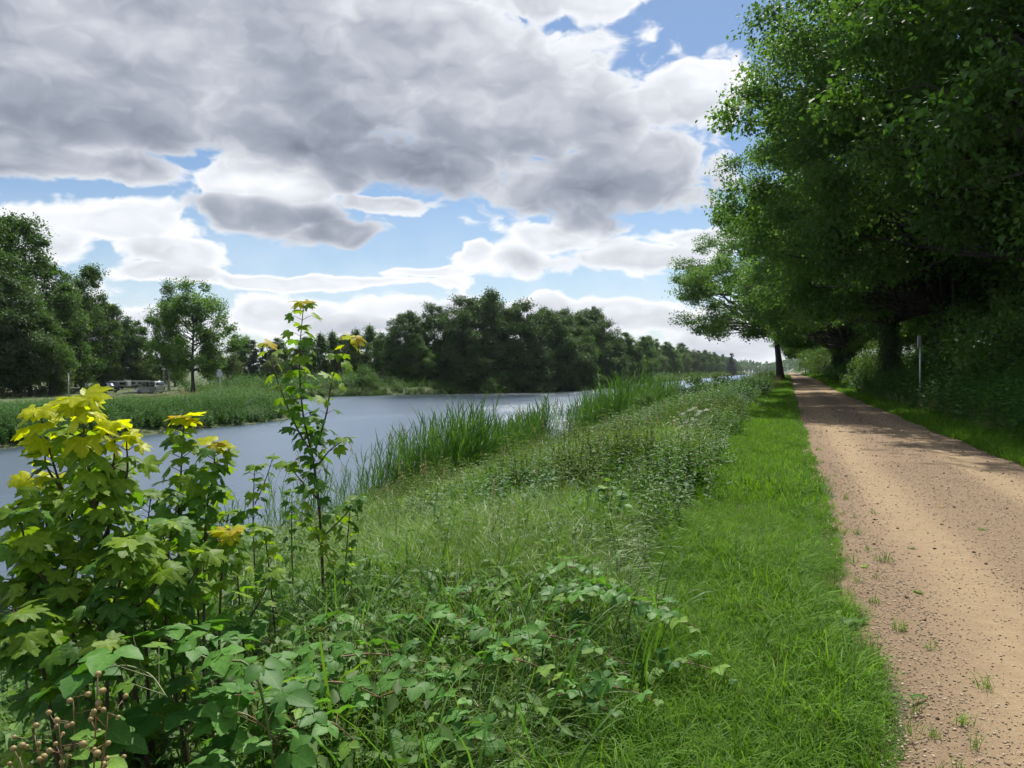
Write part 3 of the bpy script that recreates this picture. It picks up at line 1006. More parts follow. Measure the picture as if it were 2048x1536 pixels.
M['stone'] = leaf_mat('gravel_stone', (0.19, 0.135, 0.092), (0.50, 0.40, 0.29), 0.0, rough=0.85, spec=0.2, objvar=0.6)
M['clod'] = leaf_mat('dark_clod', (0.055, 0.038, 0.026), (0.13, 0.09, 0.06), 0.0, rough=0.9, spec=0.2)
C_STONE = proto_coll('gravel_piece', [pebble(300 + s).mesh('stone', M['stone']) for s in range(6)])
C_CLOD = proto_coll('clod_piece', [pebble(320 + s).mesh('clod', M['clod']) for s in range(4)])
parts = []
for (n, y0, y1, s0, s1) in ((52000, 2.2, 6.5, 0.004, 0.021), (24000, 6.5, 14, 0.008, 0.027), (9000, 14, 34, 0.014, 0.036)):
    x, y = rand_rect(n, 0.3, 3.7, y0, y1)
    # more loose gravel along the edges and the centre strip than in the wheel tracks
    tr = np.minimum(np.abs(x - 1.2), np.abs(x - 2.75))
    k = rng.random(n) < 0.25 + 0.75 * sm(0.1, 0.55, tr) * np.where(x < 0.9, 1.0, 0.7)
    x, y = x[k], y[k]
    parts.append((x, y, s0 + (s1 - s0) * rng.random(len(x)) ** 3.5))
x, y, s = cat(parts)
scatter('gravel', C_STONE, place(x, y, -0.002, path_z), rots(len(x), 0.4), s, 'loose gravel stones strewn over the sandy path', 'gravel')
x, y = rand_rect(900, 0.4, 3.6, 2.4, 34)
scatter('dirt_clods', C_CLOD, place(x, y, -0.003, path_z), rots(len(x), 0.3), (0.010 + 0.026 * rng.random(len(x)) ** 2) * (1 + y / 50), 'small dark clods and leaf scraps scattered on the path', 'dirt')


# ------------------------------------------------------------------ trees
def crown_and_trunk(seed, H, Rr, base, trunk_r, mat, n_clump=90, per=500, leaf=0.18, lean=(0, 0), shape='round', clump_r=1.2,
                    skew=(0, 0), droop=0.0, bark='bark', flat=0.6, ivy=0, trunk_top=0.8, wander=0.35):
    r = np.random.default_rng(seed)
    # trunk
    tt = np.linspace(0, 1, 12)
    wx, wy = r.normal(0, wander, 2), r.normal(0, wander, 2)
    Ht = H * trunk_top

    def axis(h):
        f = np.asarray(h) / H
        return np.stack([lean[0] * f ** 1.2 + wx[0] * np.sin(f * 5) * f + wx[1] * 0.5 * np.sin(f * 9) * f,
                         lean[1] * f ** 1.2 + wy[0] * np.sin(f * 4.3 + 1) * f + wy[1] * 0.5 * np.sin(f * 8) * f, np.asarray(h)], -1)
    hs = tt ** 1.3 * Ht
    rad = trunk_r * (1 - 0.85 * tt) * (1 + 0.7 * np.exp(-hs / 0.5)) + 0.02
    hs[0] = -0.5
    gt = Geo()
    gt.tube(axis(np.maximum(hs, 0)) + np.array([0, 0, 1]) * np.minimum(hs, 0)[:, None], rad, 10)
    # clump centres
    ph = r.uniform(0, 6.28, 4)
    C = []
    while len(C) < n_clump:
        h = r.uniform(0, 1)
        th = r.uniform(0, 6.283)
        if shape == 'round':
            pr = max(0.0, math.sin(math.pi * (0.10 + 0.86 * h ** 0.85))) ** 0.65
        elif shape == 'dome':
            pr = (1 - h ** 2.4) ** 0.6 * (0.75 + 0.25 * min(1, h * 5))
        elif shape == 'cone':
            pr = (1 - h) ** 0.85 * 1.0 + 0.03
        elif shape == 'birch':
            pr = max(0.0, math.sin(math.pi * (0.12 + 0.86 * h ** 0.7))) ** 0.8
        lob = 1 + 0.22 * math.sin(2 * th + ph[0] + 3 * h) + 0.16 * math.sin(3 * th + ph[1] - 5 * h) + 0.1 * math.sin(5 * th + ph[2] + 9 * h)
        if r.random() > pr * 0.9 + 0.1:
            continue
        q = r.uniform(0.35, 1.0) ** 0.55
        rr = Rr * pr * lob * q
        z = base + (H - base) * h
        ax = axis(z)
        c = ax + np.array([math.cos(th) * rr + skew[0] * (0.3 + pr) * 0.7, math.sin(th) * rr + skew[1] * (0.3 + pr) * 0.7, -droop * rr])
        if c[2] < 0.6:
            c[2] = 0.6 + r.uniform(0, 0.6)
        C.append(c)
    C = np.array(C)
    # limbs to the clumps
    for c in C:
        hd = math.hypot(c[0] - axis(c[2])[0], c[1] - axis(c[2])[1])
        h0 = min(max(c[2] - hd * r.uniform(0.35, 0.75), min(base * 0.85 + 0.4, c[2])), Ht * 0.97)
        p0 = axis(h0)
        p1 = p0 * 0.45 + c * 0.55 + np.array([0, 0, hd * 0.10])
        t = np.linspace(0, 1, 6)[:, None]
        P = (1 - t) ** 2 * p0 + 2 * t * (1 - t) * p1 + t ** 2 * c
        P[1:-1] += r.normal(0, 0.05 * hd + 0.02, (4, 3))
        r0 = min(trunk_r * 0.34, 0.012 * hd + 0.025)
        gt.tube(P, np.linspace(r0, 0.012, 6), 5, cap=False)
    # leaves, gathered in sprays within each clump
    gl = Geo()
    for c in C:
        n = max(20, int(per * r.uniform(0.6, 1.4)))
        rc = clump_r * r.uniform(0.65, 1.3)
        ns = 14
        sub = r.normal(0, 1, (ns, 3))
        sub = norm(sub) * r.uniform(0.3, 1.0, (ns, 1)) * rc * np.array([1, 1, flat])
        w = r.integers(0, ns, n)
        off = sub[w] + r.normal(0, 0.26 * rc, (n, 3)) * np.array([1, 1, flat])
        P = c + off
        P[:, 2] = np.maximum(P[:, 2], 0.15)
        outw = norm(off + np.array([0, 0, 1e-3]))
        rd = r.normal(0, 1, (n, 3))
        nr = norm(outw * 0.5 + np.array([0, 0, 0.75]) + rd * 0.55)
        yd = outw * 0.8 + r.normal(0, 0.8, (n, 3)) + np.array([0, 0, -0.25 - droop])
        a = np.clip(r.uniform(0, 0.55) + r.uniform(0, 0.4, n), 0, 0.95)
        stamp(gl, DIA, DIAF, P, frames(yd, nr), leaf * r.uniform(0.6, 1.35, n), a)
    tm = gt.mesh('trunk', M[bark], smooth=True)
    cm = gl.mesh('crown', M[mat])
    im = None
    if ivy:
        gi = Geo()
        n = 9000
        h = r.uniform(0, ivy, n)
        th = r.uniform(0, 6.283, n)
        rad_h = np.interp(h, np.maximum(hs, 0), rad) + 0.05 + 0.28 * r.random(n) ** 2 * (1.2 - h / ivy) + 0.12 * np.sin(th * 3 + h * 2) ** 2
        nn = np.stack([np.cos(th), np.sin(th), 0 * th], -1)
        P = axis(h) + nn * rad_h[:, None]
        yd = r.normal(0, 0.5, (n, 3)) + np.array([0, 0, -1.0])
        stamp(gi, DIA, DIAF, P, frames(yd, nn + r.normal(0, 0.4, (n, 3))), 0.13 * r.uniform(0.6, 1.3, n), r.uniform(0, 0.8, n))
        im = gi.mesh('ivy', M['ivy'])
    return tm, cm, im


PROTO = {}


def proto(key, **kw):
    PROTO[key] = crown_and_trunk(**kw)


def tree(name, key, x, y, label, group=None, s=1.0, rz=0.0, cat='tree', sink=0.05, sz=None):
    tm, cm, im = PROTO[key]
    e = obj(name, None, None, (x, y, gz1(x, y) - sink), (0, 0, rz), (s, s, sz or s))
    e.empty_display_size = 0.3
    obj('trunk', tm, e)
    obj('crown', cm, e)
    if im:
        obj('ivy', im, e)
    tag(e, label, cat, group)
    return e


def tree_px(name, key, u, Z, label, group=None, s=1.0, rz=None, cat='tree', sz=None):
    p = at(u, HZ, Z)
    return tree(name, key, p.x, p.y, label, group, s, random.uniform(0, 6.28) if rz is None else rz, cat, 0.05, sz)


# roadside oaks: heavy, leaning over the path
proto('oak_a', seed=1, H=21, Rr=8.0, base=4.2, trunk_r=0.48, mat='oak', n_clump=165, per=700, leaf=0.18, lean=(-1.6, 0), skew=(-1.6, 0), clump_r=1.35, ivy=9.5, droop=0.10)
proto('oak_b', seed=2, H=19, Rr=7.6, base=3.6, trunk_r=0.42, mat='oak', n_clump=155, per=690, leaf=0.18, lean=(-2.0, -0.6), skew=(-2.4, -0.5), clump_r=1.3, ivy=8.0, droop=0.12)
proto('oak_c', seed=3, H=17, Rr=6.8, base=3.2, trunk_r=0.36, mat='ash', n_clump=125, per=600, leaf=0.19, lean=(-0.4, 0.3), clump_r=1.2, ivy=6.0, droop=0.1)
proto('verge_tree', seed=4, H=20, Rr=8.6, base=6.2, trunk_r=0.46, mat='oak', n_clump=130, per=520, leaf=0.22, lean=(-2.4, 0), skew=(-4.6, 0), clump_r=1.35, droop=0.24, wander=0.2)
proto('bush', seed=5, H=3.2, Rr=1.9, base=0.2, trunk_r=0.06, mat='bushleaf', n_clump=42, per=170, leaf=0.10, shape='dome', clump_r=0.55, flat=0.9, trunk_top=0.6)
proto('bush_dark', seed=6, H=2.6, Rr=1.9, base=0.15, trunk_r=0.06, mat='ash', n_clump=40, per=150, leaf=0.12, shape='dome', clump_r=0.6, flat=0.9, trunk_top=0.6)
# wood across the basin
proto('beech_a', seed=11, H=18, Rr=6.2, base=1.8, trunk_r=0.36, mat='beech', n_clump=140, per=420, leaf=0.31, shape='dome', clump_r=1.5, droop=0.25, flat=0.6)
proto('beech_b', seed=12, H=17, Rr=5.6, base=2.2, trunk_r=0.33, mat='beech', n_clump=125, per=420, leaf=0.31, shape='round', clump_r=1.5, droop=0.2, flat=0.65)
proto('beech_c', seed=13, H=16, Rr=5.0, base=1.4, trunk_r=0.30, mat='ash', n_clump=110, per=400, leaf=0.30, shape='dome', clump_r=1.35, droop=0.15, flat=0.6)
proto('slim', seed=14, H=12, Rr=2.6, base=1.8, trunk_r=0.14, mat='ash', n_clump=60, per=220, leaf=0.28, shape='birch', clump_r=0.95, flat=0.8)
proto('willow', seed=15, H=9, Rr=3.2, base=0.8, trunk_r=0.2, mat='willow', n_clump=60, per=240, leaf=0.26, shape='dome', clump_r=1.0, flat=0.8)
proto('birch', seed=16, H=17, Rr=2.8, base=3.5, trunk_r=0.16, mat='ash', n_clump=55, per=190, leaf=0.24, shape='birch', clump_r=0.9, flat=1.2, droop=0.7, bark='birchbark')
proto('spruce', seed=17, H=12, Rr=2.3, base=0.6, trunk_r=0.16, mat='spruce', n_clump=110, per=130, leaf=0.26, shape='cone', clump_r=0.6, flat=0.4, droop=0.35, trunk_top=0.98, wander=0.03)
proto('single', seed=18, H=14.5, Rr=4.9, base=3.0, trunk_r=0.24, mat='oak', n_clump=85, per=330, leaf=0.26, shape='round', clump_r=1.15, flat=0.75, droop=0.05)
proto('ash_a', seed=19, H=25, Rr=6.5, base=2.0, trunk_r=0.42, mat='ash', n_clump=150, per=320, leaf=0.34, shape='round', clump_r=1.5, flat=0.75, droop=0.1)

ORD = ['nearest', 'second', 'third', 'fourth', 'fifth', 'sixth', 'seventh', 'eighth', 'ninth', 'tenth', 'eleventh', 'twelfth', 'thirteenth']
row = [(10.6, 25, 'oak_c', 1.2, 0.3), (9.3, 34, 'oak_a', 1.05, 0.0), (7.6, 44, 'oak_b', 1.05, 0.1), (6.3, 55, 'oak_a', 1.0, 0.3), (5.8, 78, 'oak_b', 1.0, -0.2),
       (6.6, 93, 'oak_a', 0.95, -0.4), (6.8, 109, 'oak_b', 1.0, 0.4), (7.0, 126, 'oak_a', 0.95, 0.2), (7.4, 168, 'oak_b', 1.0, 0.0), (7.0, 190, 'oak_a', 1.0, -0.2),
       (7.0, 215, 'oak_b', 1.05, 0.3), (7.0, 245, 'oak_a', 1.1, 0.1)]
for i, (x, y, k, s, rz) in enumerate(row):
    lab = 'ivy clad oak, %s from the camera in the row right of the path' % ORD[i]
    tree('roadside_oak', k, x, y, lab, 'oaks in the row right of the path', s, rz)
back = [(14.5, 33, 'oak_c', 1.2), (15.5, 43, 'oak_c', 1.15), (14.5, 53, 'oak_c', 1.15), (15, 65, 'oak_c', 1.2), (14, 78, 'oak_c', 1.2), (15, 95, 'oak_c', 1.2), (14, 118, 'oak_c', 1.3), (22, 50, 'oak_c', 1.3), (23, 66, 'oak_c', 1.3), (15.5, 106, 'oak_c', 1.2), (23, 100, 'oak_c', 1.3), (22, 140, 'oak_c', 1.3), (16, 142, 'oak_c', 1.2)]
for i, (x, y, k, s) in enumerate(back):
    tree('woodland_tree', k, x, y, 'leafy tree in the wood behind the roadside oaks', 'trees behind the roadside oaks', s, random.uniform(0, 6.28))
tree('leaning_tree', 'verge_tree', -0.75, 101, 'large tree with dark leaning trunk on the verge left of the path', None, 1.0, 0.0)
for (x, y, k, s, lab) in ((6.0, 61, 'bush', 1.0, 'pale green bush at the foot of the oaks beyond the marker post'),
                          (5.2, 148, 'bush', 2.1, 'tall pale green bush where the path narrows in the distance'),
                          (6.0, 138, 'bush', 1.4, 'lower pale bush just before the tall pale bush'),
                          (6.8, 66, 'bush_dark', 1.0, 'dark bush behind the pale bush right of the path'),
                          (7.4, 31, 'bush_dark', 1.2, 'dark bush right of the marker post'),
                          (8.4, 36, 'bush_dark', 1.4, 'dark tall bush behind the marker post'),
                          (6.4, 74, 'bush_dark', 0.9, 'dark bush between the pale bushes along the path')):
    tree('roadside_bush', k, x, y, lab, None, s, random.uniform(0, 6.28), 'bush')

for (x, y, s, lab) in ((-4.4, 42, 0.72, 'small leafy shrub sticking up from the left part of the thicket'), (-3.9, 47, 0.7, 'small leafy shrub sticking up beside the other in the thicket'), (-6.2, 37, 0.6, 'low shrub at the canal side of the thicket')):
    tree('thicket_shrub', 'bush_dark', x, y, lab, None, s, random.uniform(0, 6.28), 'shrub')

# left woods across the water
L = [('ash_a', -40, 112, 1.12, 'tallest tree at the left edge of the picture'), ('ash_a', 35, 118, 1.05, 'tall tree just right of the left edge'),
     ('beech_b', -20, 100, 0.95, 'broad dark tree low at the left edge'), ('beech_c', 60, 105, 0.9, 'dark tree in front of the tall left trees'),
     ('ash_a', 165, 128, 0.82, 'tall tree with pointed top left of the parked car'), ('beech_c', 120, 118, 1.0, 'rounded tree left of the pointed tree'),
     ('beech_b', 210, 135, 0.85, 'dark tree behind the parked dark car'), ('beech_c', 265, 140, 0.72, 'lower tree behind the silver van'),
     ('willow', 100, 110, 0.95, 'pale low tree under the tall left trees'), ('willow', 210, 132, 0.7, 'low pale tree behind the parked cars'),
     ('willow', 290, 138, 0.7, 'low bushy tree right of the silver van')]
for k, u, Z, s, lab in L:
    tree_px('broadleaf_tree', k, u, Z, lab, None, s)
tree_px('lone_tree', 'single', 386, 104, 'lone round crowned tree with bare trunk beside the sign', None, 1.0, 0.6)
tree_px('birch_tree', 'birch', 338, 122, 'slender birch rising behind the lone round tree', None, 1.0)
B = [('willow', 350, 142, 0.9), ('slim', 420, 150, 0.85), ('willow', 455, 146, 0.85), ('slim', 470, 158, 0.95), ('spruce', 507, 148, 0.85), ('spruce', 525, 152, 0.8), ('slim', 490, 156, 0.9),
     ('beech_c', 560, 165, 0.7), ('willow', 545, 150, 0.8), ('beech_c', 610, 160, 0.7), ('slim', 640, 152, 0.95), ('slim', 665, 156, 1.0), ('beech_b', 690, 158, 0.68), ('slim', 715, 150, 1.0),
     ('slim', 740, 158, 1.12), ('slim', 765, 150, 0.95), ('beech_c', 780, 165, 0.7)]
names = {'willow': 'pale bushy', 'slim': 'slim green', 'spruce': 'dark spruce', 'beech_c': 'rounded green', 'beech_b': 'dark rounded'}
B.sort(key=lambda q: q[1])
WORD = ['first', 'second', 'third', 'fourth', 'fifth', 'sixth', 'seventh', 'eighth', 'ninth', 'tenth', 'eleventh', 'twelfth', 'thirteenth', 'fourteenth']
seen = {}
for k, u, Z, s in B:
    q = seen[k] = seen.get(k, -1) + 1
    s *= 0.86
    tree_px('shore_tree', k, u, Z, '%s tree, %s of its kind from the left in the low wood' % (names[k], WORD[q]), '%s trees of the low wood' % names[k], s)
F = [('beech_b', 815, 146, 0.85, 'leftmost big beech of the wood across the basin'), ('beech_a', 868, 150, 0.92, 'second big beech from the left across the basin'),
     ('beech_c', 835, 142, 0.62, 'small tree at the left foot of the beech wood'), ('beech_a', 925, 147, 0.97, 'third big beech from the left across the basin'),
     ('beech_b', 960, 156, 1.02, 'beech behind the third and fourth of the wood'), ('beech_a', 992, 150, 1.04, 'fourth and tallest beech in the middle of the wood'),
     ('beech_a', 1050, 153, 1.04, 'fifth beech, right of the tallest in the wood'), ('beech_b', 1088, 158, 1.03, 'sixth beech of the wood across the basin'),
     ('beech_a', 1120, 165, 1.0, 'seventh beech, right shoulder of the wood'), ('beech_c', 1165, 172, 0.92, 'rounded green tree right of the big beeches'),
     ('beech_b', 1180, 190, 1.12, 'dark tree behind the right shoulder of the wood'), ('beech_a', 1215, 196, 0.98, 'dark beech next to the far water inlet'),
     ('beech_c', 1255, 212, 0.98, 'green tree at the right end of the dark wood'), ('beech_c', 1285, 245, 0.9, 'paler tree after the end of the dark wood'),
     ('beech_b', 1150, 185, 1.0, 'dark tree filling the gap in the right shoulder of the wood')]
for k, u, Z, s, lab in F:
    s *= 0.95 + 0.07 * math.exp(-((u - 1020) / 110) ** 2)
    tree_px('beech_tree', k, u, Z, lab, None, s)
tree_px('shore_bush', 'bush_dark', 985, 141, 'rounded bush at the waterline below the beech wood', None, 1.9, cat='bush')
tree_px('shore_bush', 'bush_dark', 722, 130, 'dark bush at the waterline left of the beech wood', None, 1.4, cat='bush')
# trees along the far straight
i = 0
y = 268.0
keys = ['beech_b', 'willow', 'beech_c', 'willow', 'ash_a', 'willow', 'beech_c']
while y < 1150:
    k = keys[i % len(keys)]
    s = {'ash_a': 0.62, 'willow': 1.5}.get(k, 0.9) * random.uniform(0.85, 1.1) * (1 + y / 4500)
    tree('far_bank_tree', k, -50 - random.uniform(0, 12) - max(0, (y - 500) * 0.02), y, 'tree %s after the dark wood in the receding far bank row' % WORD[i] if i < 12 else 'small distant tree far along the receding far bank row', 'trees along the distant far bank', s, random.uniform(0, 6.28))
    y += 9 + y * 0.020
    i += 1
tree_px('conifer_tree', 'spruce', 1463, 640, 'single dark conifer standing above the distant far bank trees', None, 2.0, sz=1.5)
# wood closing the view
gw = Geo()
r = np.random.default_rng(77)
n = 26000
yy = r.uniform(1500, 1900, n)
xx = r.uniform(-700, 500, n)
zz = np.maximum(0.5, (20 + 5 * np.sin(xx * 0.02) + 3 * np.sin(xx * 0.07 + 1) + 2.5 * np.sin(xx * 0.31)) * r.random(n) ** 0.5)
stamp(gw, DIA, DIAF, np.stack([xx, yy, zz], -1), frames(r.normal(0, 1, (n, 3)), r.normal(0, 1, (n, 3)) + np.array([0, -0.8, 0.6])), r.uniform(4, 8, n), r.random(n))
tag(obj('distant_wood', gw.mesh('distant_wood', M['beech'])), 'bluish wood closing the view at the end of the canal', 'wood', kind='stuff')


# ------------------------------------------------------------------ saplings and brambles in the foreground
def maple_leaf(seed, mat):
    half = [(0, 1.0), (.07, .90), (.15, .86), (.16, .76), (.24, .70), (.25, .56), (.36, .64), (.48, .71), (.56, .78), (.64, .77), (.62, .65), (.68, .55), (.60, .47), (.54, .36),
            (.62, .29), (.70, .21), (.66, .11), (.56, .03), (.46, -.06), (.30, -.10), (.13, -.06), (0, .04)]
    r = np.random.default_rng(seed)
    pts = half + [(-x, y) for x, y in half[-2:0:-1]]
    P = np.array(pts) * (1 + r.normal(0, 0.03, (len(pts), 2)))
    c = np.array([0.0, 0.30])
    mid = c + (P - c) * 0.5
    cup, dr = r.uniform(-0.05, 0.14), r.uniform(0.10, 0.34)

    def z(p):
        rr = np.hypot(p[:, 0], p[:, 1] - 0.1)
        th = np.arctan2(p[:, 0], p[:, 1] - 0.1)
        return cup * np.abs(p[:, 0]) - dr * rr ** 2 + 0.05 * np.cos(th * 4.4) * rr + 0.02 * np.sin(9 * p[:, 0] + seed)
    V = np.concatenate([np.column_stack([P, z(P)]), np.column_stack([mid, z(mid) + 0.01]), [[c[0], c[1], z(c[None])[0] + 0.01]]])
    n = len(P)
    q = np.arange(n)
    q1 = (q + 1) % n
    g = Geo()
    g.add(V, np.stack([q1, q, n + q, n + q1], -1), 0.0)
    g.T.append(np.stack([n + q1, n + q, np.full(n, 2 * n)], -1))
    return g.mesh('maple_leaf', mat, smooth=True)


ML = {k: [maple_leaf(400 + 10 * j + s, M[k]) for s in range(4)] for j, k in enumerate(('maple', 'maple_pale', 'maple_yellow', 'maple_red'))}


def bramble_leaf(seed, mat, five=False):
    r = np.random.default_rng(seed)
    g = Geo()
    t = np.linspace(0, 1, 9)
    w = np.sin(np.pi * t ** 0.85) ** 0.8 * 0.36 * (1 + 0.14 * (np.arange(9) % 2)) * (1 - 0.25 * t)
    w[0] = w[-1] = 0
    for ang, sc, off in ((0, 1.0, 0.16), (72, 0.82, 0.03), (-72, 0.82, 0.03)) + (((125, 0.55, 0.0), (-125, 0.55, 0.0)) if five else ()):
        a = R(ang + r.normal(0, 5))
        dr = r.uniform(0.1, 0.4)
        fold = r.uniform(0.05, 0.3)
        y = off + t * sc * 0.85
        zc = -dr * (t ** 2) * 0.5
        Lp = np.column_stack([-w * sc, y, zc + fold * w * sc])
        Rp = np.column_stack([w * sc, y, zc + fold * w * sc])
        Cp = np.column_stack([0 * t, y, zc])
        V = np.concatenate([Lp, Cp, Rp])
        rot = np.array([[math.cos(a), math.sin(a), 0], [-math.sin(a), math.cos(a), 0], [0, 0, 1]])
        V = V @ rot.T
        i = np.arange(8)
        F = np.concatenate([np.stack([i, i + 9, i + 10, i + 1], -1), np.stack([i + 9, i + 18, i + 19, i + 10], -1)])
        g.add(V, F, 0.0)
    return g.mesh('bramble_leaf', mat, smooth=True)


BL = {'bramble': [bramble_leaf(500 + s, M['bramble'], s % 3 == 0) for s in range(5)], 'bramble_pale': [bramble_leaf(520 + s, M['bramble_pale']) for s in range(3)]}


def spline(P, n):
    """smooth curve through points"""
    P = np.array([list(p) for p in P], float)
    if len(P) == 2:
        t = np.linspace(0, 1, n)[:, None]
        return P[0] * (1 - t) + P[1] * t
    Q = np.vstack([2 * P[0] - P[1], P, 2 * P[-1] - P[-2]])
    out = []
    m = len(P) - 1
    for s in np.linspace(0, m - 1e-6, n):
        i = int(s)
        f = s - i
        p0, p1, p2, p3 = Q[i], Q[i + 1], Q[i + 2], Q[i + 3]
        out.append(0.5 * ((2 * p1) + (-p0 + p2) * f + (2 * p0 - 5 * p1 + 4 * p2 - p3) * f * f + (-p0 + 3 * p1 - 3 * p2 + p3) * f ** 3))
    return np.array(out)


def put_leaf(me, root, base, pos, yd, nr, size, name='leaf'):
    Mx = frames(np.array([yd], float), np.array([nr], float))[0]
    o = bpy.data.objects.new(name, me)
    COL.objects.link(o)
    o.parent = root
    o.location = Vector(pos) - base
    o.rotation_mode = 'QUATERNION'
    o.rotation_quaternion = Matrix([list(q) for q in Mx]).to_quaternion()
    o.scale = (size, size, size)
    return o


def shoot(g, root, base, pts, r0, leaf, spacing, start, yellow, r, big_top=1.0, pale=0.35, ntop=5, red=0.0):
    leaf, spacing = leaf * 0.50, spacing * 0.52
    L = float(np.sum(np.linalg.norm(np.diff(pts, axis=0), axis=1)))
    n = len(pts)
    g.tube(pts - np.array(base), np.linspace(r0, 0.0022, n), 6, 0.5)
    nn = max(2, int(L * (1 - start) / spacing))
    a0 = r.uniform(0, 3.14)
    for k in range(nn + 1):
        f = start + (1 - start) * k / nn
        c = np.array([np.interp(f, np.linspace(0, 1, n), pts[:, q]) for q in range(3)])
        top = (k == nn)
        d_top = (1 - f) * L
        m = ntop if top else 2
        for j in range(m):
            if not top and r.random() < 0.08:
                continue
            a = a0 + k * 1.571 + j * (6.283 / m) + r.normal(0, 0.25)
            pl = (0.25 if top else r.uniform(0.45, 0.95)) * leaf * (1.0 if f > 0.3 else 1.25)
            up = r.uniform(0.35, 0.7) if not top else r.uniform(0.5, 1.0)
            dv = np.array([math.cos(a), math.sin(a), up])
            dv /= np.linalg.norm(dv)
            e = c + dv * pl
            g.tube(np.array([c, c + dv * pl * 0.55 + [0, 0, pl * 0.06], e]) - np.array(base), [0.0016, 0.0013, 0.0011], 4, 0.5, cap=False)
            yd = np.array([math.cos(a), math.sin(a), r.uniform(-1.0, -0.1) if not top else r.uniform(-0.8, 0.25)])
            nr = np.array([0.10, 0.05, 1.0]) + r.normal(0, 0.26, 3) - np.array([0, 0.25, 0])
            kind = 'maple'
            if yellow > 0 and d_top < yellow * 0.55:
                kind = 'maple_yellow' if r.random() > red else 'maple_red'
            elif d_top < yellow:
                kind = 'maple_yellow' if r.random() < 0.5 else 'maple_pale'
            elif d_top < yellow + 0.38 and r.random() < 0.7 or r.random() < pale * 0.4:
                kind = 'maple_pale'
            sz = leaf * r.uniform(0.72, 1.12) * (big_top if top else 1.0) * (0.8 if (not top and d_top < 0.12) else 1.0)
            put_leaf(ML[kind][r.integers(0, 4)], root, base, e, yd, nr, sz)


def sapling(label, px, leaf, spacing=0.10, start=0.3, yellow=0.0, branches=(), r0=0.008, seed=0, big_top=1.0, pale=0.35, ntop=5, red=0.0):
    r = np.random.default_rng(600 + seed)
    Z0 = px[0][2]
    full = []
    for q in px:
        full.append(at(q[0], q[1], q[2] if len(q) > 2 else Z0))
    b = full[0]
    base = Vector((b.x, b.y, gz1(b.x, b.y)))
    full[0] = Vector((b.x, b.y, base.z - 0.05))
    root = obj('maple_sapling', None, None, base)
    root.empty_display_size = 0.1
    g = Geo()
    shoot(g, root, base, spline(full, 22), r0, leaf, spacing, start, yellow, r, big_top, pale, ntop, red)
    for br, yl in branches:
        bp = [at(q[0], q[1], q[2] if len(q) > 2 else Z0) for q in br]
        shoot(g, root, base, spline(bp, 12), r0 * 0.6, leaf * 0.9, spacing, 0.15, yl, r, 1.0, pale, 4, red)
    obj('stem', g.mesh('stem', M['stem'], smooth=True), root)
    tag(root, label, 'sapling', 'maple saplings in the foreground')
    return root


sapling('tallest maple sapling with three yellow tipped shoots standing against the water',
        [(648, 1260, 4.6), (640, 1060), (627, 930), (606, 830), (599, 720), (608, 608)], 0.165, 0.115, 0.22, 0.10,
        [([(622, 905), (590, 850), (558, 770), (532, 690)], 0.07), ([(630, 900), (652, 830), (668, 745), (705, 680)], 0.07),
         ([(628, 940), (660, 900), (690, 880)], 0), ([(636, 1000), (600, 960), (575, 930)], 0), ([(640, 1080), (690, 1030), (715, 1000)], 0)], 0.010, 1, red=0.3)
sapling('thin short maple stem just left of the tallest sapling', [(588, 1240, 4.8), (582, 1090), (583, 985)], 0.11, 0.11, 0.3, 0, (), 0.005, 2)
sapling('short maple sapling with spreading top left of the tallest one', [(520, 1230, 4.7), (505, 1080), (508, 935)], 0.12, 0.12, 0.3, 0, [([(508, 1010), (530, 960), (545, 915)], 0)], 0.006, 3, red=0.3)
sapling('leftmost tall maple with big yellow crown leaves', [(320, 1560, 2.55), (240, 1250, 2.5), (185, 1000, 2.45), (160, 800, 2.45)], 0.152, 0.085, 0.25, 0.32,
        [([(205, 1080), (250, 960), (252, 880)], 0.1), ([(190, 1010), (225, 930), (228, 850)], 0.14)], 0.010, 4, 1.15, ntop=7)
sapling('maple at the left edge with a flat yellow top', [(300, 1560, 2.7), (200, 1200, 2.7), (115, 960, 2.65), (78, 822, 2.65)], 0.140, 0.09, 0.3, 0.28, [([(120, 980), (90, 930), (92, 890)], 0.18)], 0.008, 5, 1.1, ntop=5)
sapling('slim maple with one golden leaf rosette above the water', [(372, 1480, 2.95), (355, 1120), (360, 960), (367, 838)], 0.125, 0.10, 0.3, 0.10, (), 0.006, 7, 1.1, red=0.4)
sapling('slim maple with golden top right of the single golden rosette', [(400, 1480, 2.85), (408, 1080), (424, 960), (430, 890)], 0.125, 0.10, 0.3, 0.10, (), 0.006, 8, 1.1, red=0.3)
sapling('short maple with drooping yellow tip right of the dense clump', [(428, 1330, 2.65), (438, 1200), (456, 1065)], 0.125, 0.10, 0.25, 0.10, (), 0.006, 9, red=0.4)
sapling('low dark maple at the far left of the clump', [(240, 1580, 2.35), (150, 1300), (60, 1120), (34, 1030)], 0.14, 0.09, 0.2, 0, [([(100, 1200), (60, 1180), (10, 1170)], 0)], 0.007, 10)
sapling('dark leafy maple in the middle of the dense clump', [(210, 1560, 2.3), (210, 1320), (235, 1170), (262, 1085)], 0.145, 0.085, 0.2, 0, [([(215, 1300), (160, 1230), (130, 1180)], 0), ([(220, 1250), (290, 1200), (320, 1150)], 0)], 0.007, 11)
sapling('dark leafy maple at the right of the dense clump', [(400, 1560, 2.5), (335, 1310), (330, 1160), (342, 1050)], 0.14, 0.085, 0.2, 0, [([(333, 1220), (380, 1160), (410, 1110)], 0)], 0.007, 12)
sapling('lowest maple in the bottom left corner', [(150, 1600, 2.1), (90, 1400), (50, 1290), (25, 1230)], 0.14, 0.08, 0.2, 0, [([(90, 1400), (150, 1330), (200, 1290)], 0)], 0.006, 13)
